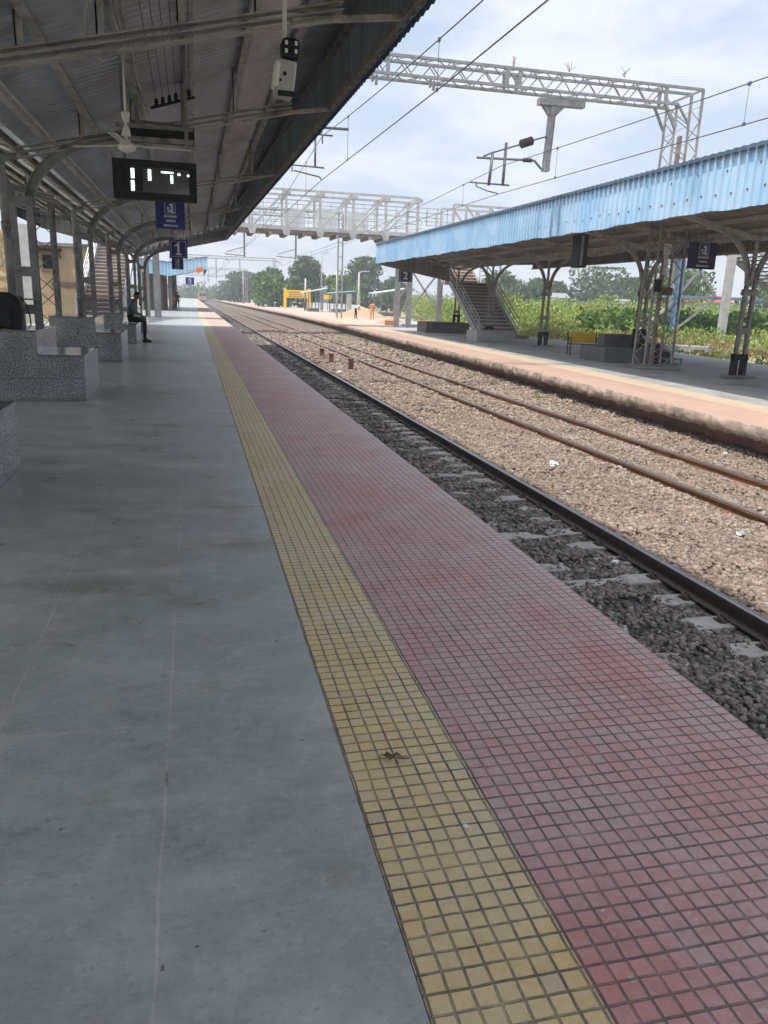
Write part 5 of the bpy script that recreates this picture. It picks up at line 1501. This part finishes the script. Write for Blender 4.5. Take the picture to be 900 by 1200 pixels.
# ------------------------------------------------------------------ people
def person(name, label, joints, bones, cat='person', head=None, face_dir=(1, 0, 0), hair=None, loc=(0, 0, 0), rot=0., mats=()):
    """joints: name -> (xyz, radius); bones: (a, b, material); one continuous skinned body"""
    t = thing(name, label, cat, (0, 0, 0))
    keys = list(joints); idx = {k: i for i, k in enumerate(keys)}
    me = bpy.data.meshes.new('body'); me.from_pydata([joints[k][0] for k in keys], [(idx[a], idx[b]) for a, b, _ in bones], [])
    o = bpy.data.objects.new('body', me); COL.objects.link(o)
    sk = o.modifiers.new('skin', 'SKIN'); sk.use_smooth_shade = True
    for k in keys:
        sv = me.skin_vertices[0].data[idx[k]]; r = joints[k][1]
        sv.radius = (r, r) if isinstance(r, (int, float)) else r
    me.skin_vertices[0].data[0].use_root = True
    ss = o.modifiers.new('sub', 'SUBSURF'); ss.levels = 2; ss.render_levels = 2
    dg = bpy.context.evaluated_depsgraph_get()
    m2 = bpy.data.meshes.new_from_object(o.evaluated_get(dg))
    bpy.data.objects.remove(o)
    ml = []
    for _, _, mm in bones:
        if mm not in ml: ml.append(mm)
    m2.materials.clear()
    for mm in ml: m2.materials.append(M[mm])
    segs = [(Vector(joints[a][0]), Vector(joints[b2][0]), ml.index(mm)) for a, b2, mm in bones]
    for p in m2.polygons:
        c = p.center; best = 1e9
        for a, b2, mi in segs:
            d = b2 - a; tt = max(0, min(1, (c - a).dot(d) / max(d.length_squared, 1e-9))); q = (c - a - d * tt).length
            if q < best: best, p.material_index = q, mi
        p.use_smooth = True
    o = bpy.data.objects.new('body', m2); COL.objects.link(o); o.parent = t
    # head details
    if head:
        hc = Vector(head[0]); hr = head[1]; f = Vector(face_dir).normalized(); up = Vector((0, 0, 1)); up = (up - f * up.dot(f)).normalized(); rt = f.cross(up)
        bm = bmesh.new(); bmesh.ops.create_uvsphere(bm, u_segments=16, v_segments=10, radius=1.)
        for v in list(bm.verts):
            p = v.co.copy()
            if p.z < -.15 and p.x > -.25: bm.verts.remove(v)
        for v in list(bm.verts):
            if v.co.x > .55 and v.co.z < .35: bm.verts.remove(v)
        for v in bm.verts:
            p = v.co; q = hc + f * (p.x * hr * 1.10 - .012) + rt * (p.y * hr * .92) + up * (p.z * hr * 1.14 + .012); v.co = q
        mh = bpy.data.meshes.new('hair'); bm.to_mesh(mh); bm.free(); mh.materials.append(M['hair'])
        mh.polygons.foreach_set('use_smooth', [True] * len(mh.polygons))
        h = bpy.data.objects.new('hair', mh); COL.objects.link(h); h.parent = t
        q = MB()
        for s in (-1, 1):
            e = hc + f * hr * .93 + rt * (s * hr * .36) + up * (-.02 * hr)
            q.lathe(tuple(e - Vector((0, 0, .006))), [(.002, 0), (.012, .003), (.012, .009), (.002, .012)], 8)
        mo = hc + f * hr * .93 - up * hr * .62
        q.beam(mo - rt * hr * .22, mo + rt * hr * .22, .008, .008)
        q.build('eyes', 'hair', t)
        q = MB()
        for s in (-1, 1):
            e = hc + rt * (s * hr * .9); q.lathe(tuple(e - Vector((0, 0, .025))), [(.004, 0), (.014, .012), (.015, .035), (.004, .05)], 8)
        n0 = hc + f * hr * .95 - up * hr * .18
        q.tube([n0 + up * .02, n0 + f * .022 - up * .012], .009, 6, .014)
        q.build('ears', 'skin', t)
    return t

def hand(J, B, wrist, d, side, n, s=1., curl=.5, mat='skin'):
    """palm and five finger chains grown from the wrist joint"""
    w = Vector(J[wrist][0]); d = Vector(d).normalized(); side = Vector(side).normalized(); n = Vector(n).normalized()
    pre = wrist + '_'
    J[pre + 'palm'] = (tuple(w + d * .075 * s), (.036 * s, .018 * s)); B.append((wrist, pre + 'palm', mat))
    for k, (off, L) in enumerate(((-.030, .066), (-.010, .078), (.012, .074), (.032, .058))):
        p = w + d * .085 * s + side * off * s; last = pre + 'palm'
        for q in range(3):
            bend = curl * (q + .4) / 2.4
            p = p + (d * math.cos(bend) + n * math.sin(bend)) * L * s * (.45, .32, .23)[q]
            key = f'{pre}{k}{q}'; J[key] = (tuple(p), .0085 * s); B.append((last, key, mat)); last = key
    p = w + d * .03 * s - side * .032 * s
    J[pre + 't0'] = (tuple(p), .012 * s); B.append((wrist, pre + 't0', mat))
    J[pre + 't1'] = (tuple(p + d * .035 * s - side * .022 * s + n * .012 * s), .010 * s); B.append((pre + 't0', pre + 't1', mat))
    J[pre + 't2'] = (tuple(p + d * .062 * s - side * .022 * s + n * .022 * s), .0085 * s); B.append((pre + 't1', pre + 't2', mat))

def shoe(par, c, d, L=.27):
    d = Vector(d).normalized(); s = Vector((-d.y, d.x, 0)); c = Vector(c)
    q = MB(); n = 12; prof = []
    for lv, (zz, k) in enumerate(((0., 1.), (.035, 1.), (.07, .82), (.10, .5))):
        for i in range(n):
            a = 2 * PI * i / n; x = math.cos(a); y = math.sin(a)
            xl = x * L / 2 * (k if x > 0 else min(1, k + .15)); yl = y * .048 * (1 if lv < 2 else .85)
            if lv >= 2 and x > 0: xl -= .05 * (lv - 1)
            q.v.append(tuple(c + d * xl + s * yl + Vector((0, 0, zz))))
    for lv in range(3):
        for i in range(n):
            j = (i + 1) % n; q.f.append((lv * n + i, lv * n + j, (lv + 1) * n + j, (lv + 1) * n + i)); q.m.append(0)
    q.f.append(tuple(reversed(range(n)))); q.m.append(0); q.f.append(tuple(3 * n + i for i in range(n))); q.m.append(0)
    q.build('shoe', 'shoe', par, True)

# seated man, facing the tracks, bent forward with forearms on his thighs
yS = 25.5; hx = -1.92
J = {'pelvis': ((hx, yS, .70), (.15, .13)), 'belly': ((hx + .03, yS, .86), (.145, .12)), 'chest': ((hx + .10, yS, 1.06), (.165, .13)), 'neck0': ((hx + .165, yS, 1.20), (.085, .075)),
     'neck': ((hx + .205, yS, 1.265), (.055, .055)), 'skull': ((hx + .25, yS, 1.355), (.085, .09)), 'crown': ((hx + .265, yS, 1.42), (.06, .065))}
B = [('pelvis', 'belly', 'shirt_grey'), ('belly', 'chest', 'shirt_grey'), ('chest', 'neck0', 'shirt_grey'), ('neck0', 'neck', 'skin'), ('neck', 'skull', 'skin'), ('skull', 'crown', 'skin')]
for s, nm in ((-1, 'a'), (1, 'b')):
    dy = s * .19
    J['sh' + nm] = ((hx + .12, yS + dy, 1.16), .068); J['el' + nm] = ((hx + .16, yS + s * .25, .90), .05); J['wr' + nm] = ((hx + .36, yS + s * .13, .80), .03)
    J['hip' + nm] = ((hx + .03, yS + s * .10, .68), .098); J['kn' + nm] = ((hx + .45, yS + s * .13, .655), .066); J['cf' + nm] = ((hx + .45, yS + s * .13, .42), .057); J['an' + nm] = ((hx + .43, yS + s * .12, .11), .042); J['toe' + nm] = ((hx + .50, yS + s * .12, .055), .035)
    B += [('chest', 'sh' + nm, 'shirt_grey'), ('sh' + nm, 'el' + nm, 'shirt_grey'), ('el' + nm, 'wr' + nm, 'shirt_grey'), ('pelvis', 'hip' + nm, 'trouser_dark'), ('hip' + nm, 'kn' + nm, 'trouser_dark'), ('kn' + nm, 'cf' + nm, 'trouser_dark'), ('cf' + nm, 'an' + nm, 'trouser_dark'), ('an' + nm, 'toe' + nm, 'shoe')]
    hand(J, B, 'wr' + nm, (.75, -s * .35, -.5), (0.3, s * 1., 0), (-.4, 0, -.9), 1., .8)
pm1 = person('person', 'person in grey shirt and dark trousers sitting bent forward on a granite bench', J, B, head=((hx + .262, yS, 1.375), .092), face_dir=(.86, 0, -.45))
for s in (-1, 1): shoe(pm1, (hx + .50, yS + s * .12, .002), (1, s * .12, 0))

def standing(name, label, x, y, zb, s, shirt, trouser, lean=0., face=(0, -1, 0), hair=True, arms_fwd=.1, legs_gap=.1):
    def P(a, z, d=0.): return (x + a * s, y + d * s, zb + z * s)
    fy = Vector(face)
    def L(h): return lean * max(0, h - .9) / .8
    def Q(a, z, fwd=0.):
        h = z; f = L(h) + fwd
        drop = 1 - (.35 * (lean / .8) if h > .9 else 0) * max(0, (h - .9)) / max(h, .01)
        return (x + (fy.x * f - fy.y * a) * s, y + (fy.y * f + fy.x * a) * s, zb + h * drop * s)
    J = {'pelvis': (Q(0, .95), (.15 * s, .12 * s)), 'chest': (Q(0, 1.28), (.17 * s, .125 * s)), 'neck0': (Q(0, 1.44), (.075 * s, .07 * s)), 'neck': (Q(0, 1.50), .055 * s), 'skull': (Q(0, 1.60, .02), (.085 * s, .09 * s)), 'crown': (Q(0, 1.68, .02), .06 * s)}
    B = [('pelvis', 'chest', shirt), ('chest', 'neck0', shirt), ('neck0', 'neck', 'skin'), ('neck', 'skull', 'skin'), ('skull', 'crown', 'skin')]
    for k, nm in ((-1, 'a'), (1, 'b')):
        J['sh' + nm] = (Q(k * .19, 1.40), .065 * s); J['el' + nm] = (Q(k * .25, 1.12, arms_fwd * .3), .048 * s); J['wr' + nm] = (Q(k * .24, .88, arms_fwd), .03 * s)
        J['hip' + nm] = (Q(k * .09, .90), .10 * s); J['kn' + nm] = (Q(k * (.09 + legs_gap * .3), .50, .02), .066 * s); J['an' + nm] = (Q(k * (.09 + legs_gap * .5), .09), .042 * s); J['toe' + nm] = (Q(k * (.09 + legs_gap * .5), .05, .13), .036 * s)
        B += [('chest', 'sh' + nm, shirt), ('sh' + nm, 'el' + nm, shirt), ('el' + nm, 'wr' + nm, 'skin'), ('pelvis', 'hip' + nm, trouser), ('hip' + nm, 'kn' + nm, trouser), ('kn' + nm, 'an' + nm, trouser), ('an' + nm, 'toe' + nm, 'shoe')]
        hand(J, B, 'wr' + nm, (fy.x * .3, fy.y * .3, -1), (-fy.y, fy.x, 0), (fy.x, fy.y, 0), s, .5)
    return person(name, label, J, B, head=(Q(0, 1.61, .02), .095 * s), face_dir=face)
standing('person', 'person in dark clothes standing far down the near platform beside an orange bag', -1.55, 84., 0., 1.0, 'trouser_dark', 'trouser_dark')
hb = thing('shoulder_bag', 'orange bag held at the side of the far standing person', 'bag', (-1.95, 83.9, .6))
b = MB(); b.cbox((-1.95, 83.9, .95), (.40, .22, .75)); b.build('bag_body', 'orange', hb, bevel=.07)
b = MB(); b.tube([(-2.05, 83.9, 1.32), (-1.9, 83.9, 1.5), (-1.8, 83.9, 1.32)], .02, 6); b.build('strap', 'orange', hb)
standing('person', 'person in white shirt bending down beside the sand heap', 15.0, 74., Z2, 1.0, 'shirt_white', 'trouser_dark', .62, (.85, -.5, 0), arms_fwd=.35, legs_gap=.3)
standing('person', 'person in orange clothes standing with bare arms at the sand heap', 16.4, 73., Z2, 1.02, 'shirt_orange', 'shirt_orange', .12, (-.6, -.8, 0), arms_fwd=.2)

# ------------------------------------------------------------------ vegetation
def quads(centers, size, up_bias=0., aspect=1.6):
    n = len(centers)
    d = RNG.normal(0, 1, (n, 3)); d[:, 2] = d[:, 2] * (1 - up_bias) + up_bias * np.abs(d[:, 2]) * 2.5 + up_bias
    d /= np.linalg.norm(d, axis=1, keepdims=True)
    r = RNG.normal(0, 1, (n, 3)); a = np.cross(d, r); a /= np.linalg.norm(a, axis=1, keepdims=True)
    s = (size * RNG.uniform(.6, 1.4, n))[:, None]
    L, w = d * s * aspect * .5, a * s * .5
    bend = np.cross(a, d) * s * RNG.uniform(-.3, .3, (n, 1))
    V = np.stack([centers - L, centers + w + bend * .5, centers + L + bend, centers - w + bend * .5], 1)
    return V.reshape(-1, 3), np.arange(n * 4)

def tree(label, x, y, zg, h, r, mat, nleaf=2600, leaf=.38, group='trees beyond the platforms', seed=0, low=.08):
    rg = np.random.default_rng(seed + 5); rr = random.Random(seed + 1)
    t = thing('tree', label, 'tree', (x, y, zg), group)
    b = MB(); tr_ = .045 * h
    top = Vector((x + rr.uniform(-.3, .3), y, zg + h * .45))
    b.tube([(x, y, zg), (x + .05 * h * rr.uniform(-1, 1) * .3, y, zg + h * .2), top], tr_, 8, tr_ * .6)
    cl = []
    for k in range(15):
        a = rr.uniform(0, 2 * PI); ph = rr.uniform(low, .88); rad = r * rr.uniform(.35, .92) * (1 - abs(ph - .5) * .8)
        c = Vector((x + rad * math.cos(a), y + rad * math.sin(a) * .9, zg + h * ph)); cl.append((c, r * rr.uniform(.26, .52)))
        b.tube([top.lerp(Vector((x, y, zg)), rr.uniform(0, .4)), top.lerp(c, .55) + Vector((0, 0, .1 * h * rr.random())), c], tr_ * .4, 5, tr_ * .08)
    cl.append((Vector((x, y, zg + h * .78)), r * .5)); cl.append((Vector((x + .2 * r, y, zg + h * .55)), r * .6)); cl.append((Vector((x - .3 * r, y, zg + h * .5)), r * .55))
    b.build('trunk', 'bark', t, True)
    C = []
    tot = sum(q[1] ** 2 for q in cl)
    for c, rad in cl:
        n = int(nleaf * rad ** 2 / tot)
        d = rg.normal(0, 1, (n, 3)); d /= np.linalg.norm(d, axis=1, keepdims=True)
        q = np.array(c[:])[None] + d * (rad * rg.uniform(.35, 1.08, (n, 1)) ** .6) * np.array([1, 1, .82])
        C.append(q)
    C = np.concatenate(C); C[:, 2] = np.minimum(C[:, 2], zg + h)
    V, I = quads(C, leaf)
    V = V - np.array([x, y, zg])
    np_mesh('crown', V, 4, I, mat, t)
    return t
T = [
 ('bright green bushy tree left of the yellow name board', 15.2, 158., 7.6, 4.3, 'leaf_mid'),
 ('dark tall tree behind the yellow name board', 22.6, 160., 9.9, 4.8, 'leaf_dark'),
 ('dark broad tree above the sand heap', 34.0, 165., 10.6, 5.6, 'leaf_dark'),
 ('lower light green tree between the two dark trees', 27.6, 150., 6.6, 3.4, 'leaf_mid'),
 ('small dark tree right of the broad one, beside the blue canopy', 40., 160., 6.8, 3.8, 'leaf_dark'),
 ('faded pale tree far left near the end of the tracks', 13.5, 250., 9., 6., 'leaf_dark'),
 ('faded low tree at the very end of the far platform', 22., 290., 7.5, 8., 'leaf_mid'),
 ('faint tree between the far poles', 17., 330., 7.5, 9., 'leaf_dark'),
 ('dark tree seen behind the stairs handrail', 60., 150., 8.6, 5., 'leaf_dark'),
 ('small dark tree right of the third far column', 69., 150., 7.4, 4.6, 'leaf_dark'),
 ('wide dark green tree seen between the far columns', 80., 150., 10.2, 7., 'leaf_dark'),
 ('rounded dark tree left part of the wide crown', 73.5, 155., 7.2, 4.5, 'leaf_dark'),
 ('dark tree behind the lattice mast', 89., 150., 8.4, 6., 'leaf_dark'),
 ('dark tree behind the white steel frame', 62., 95., 7.0, 5.5, 'leaf_dark'),
 ('dark tree behind the pale blue steel post', 70., 105., 8.2, 6., 'leaf_mid'),
 ('dark tree behind the descending steel stairs', 82., 100., 7.4, 6., 'leaf_dark'),
]
for i, (lb, x, y, h, r, mt) in enumerate(T):
    tree(lb, x, y, -.4, h, r, mt, 3600 if y < 200 else 1800, .0031 * y, seed=i * 7)
# far treeline
C = []
for k in range(420):
    x = RNG.uniform(-60, 330); y = 380 + RNG.uniform(0, 80) + .1 * abs(x)
    n = 34; h = RNG.uniform(3.5, 7.5); c = np.array([x, y, h * .45])
    C.append(c + RNG.normal(0, 1, (n, 3)) * np.array([3.4, 2., h * .33]))
C = np.concatenate(C); C[:, 2] = np.abs(C[:, 2]) * .9
V, I = quads(C, 1.5)
tag(np_mesh('treeline', V, 4, I, 'leaf_dark'), 'far low band of woods along the horizon', 'woods', None, 'stuff')

def undergrowth(name, pts, hs, nper, leaf, mat, label, upb=.6, spread=.5):
    C = []
    for (x, y), h in zip(pts, hs):
        n = nper; u = RNG.uniform(0, 1, (n, 1)) ** .75
        q = np.array([x, y, -.35]) + np.concatenate([RNG.normal(0, spread, (n, 2)) * (1.1 - .55 * u), u * h], 1)
        C.append(q)
    V, I = quads(np.concatenate(C), leaf, upb, 2.6)
    return tag(np_mesh(name, V, 4, I, mat), label, 'undergrowth', None, 'stuff')
pts, hs = [], []
for k in range(1150):
    x = RNG.uniform(19.5, 66); y0 = interp(x, [(19, 47.), (22, 46), (28, 50), (34, 52), (70, 62)])
    y = y0 + RNG.uniform(0, 1) ** 1.4 * 34
    if y > 50 and x < 21.6: x += 2
    pts.append((x, y)); hs.append((1.0 + 1.25 * min(1, (y - y0) / 4)) * RNG.uniform(.5, 1.2) * (.86 + .2 * math.sin(x * .45 + y * .21) + .12 * math.sin(x * 1.3 - y * .6)) + .006 * (y - 46))
undergrowth('undergrowth', pts, hs, 120, .105, 'leaf_bright', 'tall bright green reeds and weeds behind the far platform', .35, .85)
pts, hs = [], []
for k in range(330):
    x = RNG.uniform(25, 48); y = RNG.uniform(40, 48) + .1 * (x - 25); pts.append((x, y)); hs.append(RNG.uniform(.9, 2.1))
undergrowth('undergrowth', pts, hs, 60, .16, 'leaf_mid', 'dark green shrubs at the foot of the white steel frame', .2, .6)
pts, hs = [], []
for k in range(900):
    x = RNG.uniform(20.6, 42); y = interp(x, [(20, 34), (26, 27.), (42, 26)]) + RNG.uniform(0, 15); pts.append((x, y)); hs.append(RNG.uniform(.2, .75))
undergrowth('grass', pts[:300], hs[:300], 55, .085, 'leaf_dry_grass', 'dry straw coloured grass behind the platform paving at right', .7, .5)
undergrowth('grass', pts[770:], [h * 1.5 for h in hs[770:]], 70, .10, 'leaf_bright', 'green weeds in the dry grass behind the far columns', .5, .45)
pts = [(backx(y) + RNG.uniform(.1, 1.3), y) for y in RNG.uniform(18, 48, 50)]
undergrowth('grass', pts, RNG.uniform(.12, .4, 50), 30, .07, 'leaf_bright', 'sparse weeds along the back edge of the far platform', .5, .3)
pts = [(e2(y) + .25 - RNG.uniform(.4, .9), y) for y in RNG.uniform(16, 45, 14)]
C = []
for x, y in pts:
    C.append(np.array([x, y, bedz(x, y)]) + np.abs(RNG.normal(0, 1, (26, 3))) * np.array([.12, .16, .07]))
V, I = quads(np.concatenate(C), .05, .6, 2.2)
tag(np_mesh('grass', V, 4, I, 'leaf_bright'), 'small green tufts in the ballast below the far platform wall', 'grass', None, 'stuff')

# far sheds behind the reeds
for i, (x, y, w_, d_, h_, mt, rf, lb) in enumerate(((78., 128., 7., 5., 2.6, 'white_sheet', 'galv', 'low white shed behind the reeds under the wide dark tree'), (90., 126., 6., 5., 3.1, 'white_sheet', 'galv', 'white shed with grey roof behind the lattice mast'), (100., 122., 9., 5., 2.8, 'beige', 'roof_blue_pale', 'low shed with pale blue roof far behind the white frame'), (66., 92., 7., 4., 2.9, 'white_sheet', 'roof_red', 'low shed with red roof behind the pale blue steel beam'), (68., 140., 3.4, 3., 3.4, 'white_sheet', 'galv', 'tiny white hut right of the third far column'))):
    t = thing('shed', lb, 'shed', (x, y, -.4), 'sheds beyond the reeds')
    b = MB(); b.box(x - w_ / 2, x + w_ / 2, y, y + d_, -.4, h_); b.build('wall', mt, t)
    b = MB(); b.prism([(y - .4, h_ + .002), (y + d_ + .4, h_ + .002), (y + d_ / 2, h_ + .9)], 'x', x - w_ / 2 - .3, x + w_ / 2 + .3); b.build('roof', rf, t)
    q = MB(); q.box(x - .5, x + .5, y - .05, y + .02, -.4, 1.7); q.build('door', 'window_dark', t)
    q = MB(); q.box(x + w_ * .22, x + w_ * .22 + .9, y - .04, y + .02, .9, 1.8); q.build('window', 'window_dark', t)
b = MB(); b.box(48., 112., 118., 118.3, -.4, 2.0); tag(b.build('boundary_wall', 'white_sheet'), 'long pale yard wall just above the reeds', 'wall')
post('lamp_post', 'thin grey pole with side arm behind the stairs', 20.6, 52., 7.2, .1, 'lamp post', -.9, 'galv')

# ------------------------------------------------------------------ world, sun, camera
SUN_DIR = Vector((-.375, -.16, 1.)).normalized()        # towards the sun
elev = math.asin(SUN_DIR.z); azim = math.atan2(SUN_DIR.x, SUN_DIR.y)
wd = bpy.data.worlds.new('World'); scene.world = wd; wd.use_nodes = True
nt = wd.node_tree; nt.nodes.clear()
out = nt.nodes.new('ShaderNodeOutputWorld'); bg = nt.nodes.new('ShaderNodeBackground')
sky = nt.nodes.new('ShaderNodeTexSky'); sky.sky_type = 'NISHITA'; sky.sun_disc = False
sky.sun_elevation = elev; sky.sun_rotation = azim
sky.air_density = 1.; sky.dust_density = 2.5; sky.ozone_density = 1.
tc = nt.nodes.new('ShaderNodeTexCoord')
sep = nt.nodes.new('ShaderNodeSeparateXYZ'); nt.links.new(tc.outputs['Generated'], sep.inputs[0])
# project the direction on a cloud layer
zc = math_node(nt, 'ADD', math_node(nt, 'MAXIMUM', sep.outputs[2], 0.), .18)
cv = nt.nodes.new('ShaderNodeCombineXYZ')
nt.links.new(math_node(nt, 'DIVIDE', sep.outputs[0], zc), cv.inputs[0]); nt.links.new(math_node(nt, 'DIVIDE', sep.outputs[1], zc), cv.inputs[1])
n1 = noise(nt, cv.outputs[0], 1.5, 9, .56)
n2 = noise(nt, cv.outputs[0], .55, 5, .55)
f = ramp_node(nt, math_node(nt, 'ADD', math_node(nt, 'MULTIPLY', n1, .6), math_node(nt, 'MULTIPLY', n2, .4)), [(.455, 0.), (.56, 1.)])
haze_low = ramp_node(nt, sep.outputs[2], [(0., 1.), (.35, .0)])
SKYV = 5.2
dt = nt.nodes.new('ShaderNodeVectorMath'); dt.operation = 'DOT_PRODUCT'; nt.links.new(tc.outputs['Generated'], dt.inputs[0]); dt.inputs[1].default_value = SUN_DIR
glow = math_node(nt, 'POWER', math_node(nt, 'MAXIMUM', dt.outputs['Value'], 0.), 4.)
base = mix_node(nt, .75, sky.outputs[0], (SKYV * .70, SKYV * .83, SKYV * 1.05))
col = mix_node(nt, math_node(nt, 'MULTIPLY', f, .75), base, (SKYV * 1.12, SKYV * 1.14, SKYV * 1.18))
col = mix_node(nt, math_node(nt, 'MULTIPLY', haze_low, .6), col, (SKYV * .86, SKYV * .92, SKYV * 1.02))
col = mix_node(nt, 1., col, ramp_node(nt, glow, [(0., (.30, .30, .30)), (1., (1., .97, .92))]), 'MULTIPLY')
col = mix_node(nt, 1., col, (3.33, 3.33, 3.33), 'MULTIPLY')
nt.links.new(col, bg.inputs[0]); bg.inputs[1].default_value = .10
nt.links.new(bg.outputs[0], out.inputs[0])

hm = bpy.data.materials.new('haze_air'); hm.use_nodes = True; hm.node_tree.nodes.clear()
ho_ = hm.node_tree.nodes.new('ShaderNodeOutputMaterial'); pv = hm.node_tree.nodes.new('ShaderNodeVolumePrincipled')
pv.inputs['Color'].default_value = (.92, .95, 1., 1); pv.inputs['Density'].default_value = .0012; pv.inputs['Anisotropy'].default_value = .2
hm.node_tree.links.new(pv.outputs[0], ho_.inputs['Volume'])
M['haze'] = hm
hz = MB(); hz.box(-720, 720, -100, 720, -2.2, 16.); tag(hz.build('haze', 'haze'), kind='stuff')
sl = bpy.data.lights.new('sun', 'SUN'); sl.energy = 2.8; sl.angle = math.radians(1.2); sl.color = (1., .95, .87)
so = bpy.data.objects.new('sun', sl); COL.objects.link(so)
so.rotation_euler = SUN_DIR.to_track_quat('Z', 'Y').to_euler(); so.location = (-20, 10, 60)

cam = bpy.data.cameras.new('camera'); co = bpy.data.objects.new('camera', cam); COL.objects.link(co)
R = Matrix(((0.9718709334312953, 0.028883917976960608, -0.23373619324718017), (-0.23294289479266636, 0.2641406039166842, -0.9359312737205345), (0.03470585709928079, 0.9640515860911332, 0.2634388787521211)))
co.matrix_world = Matrix.Translation((0, 0, 1.45)) @ R.to_4x4()
cam.sensor_fit = 'VERTICAL'; cam.sensor_height = 36.; cam.lens = 27.
cam.clip_start = .05; cam.clip_end = 6000.
scene.camera = co
vs_ = scene.view_settings; vs_.view_transform = 'Standard'; vs_.look = 'None'; vs_.exposure = .87; vs_.gamma = 1.; vs_.use_curve_mapping = False
scene.cycles.max_bounces = 6
scene.cycles.use_denoising = True
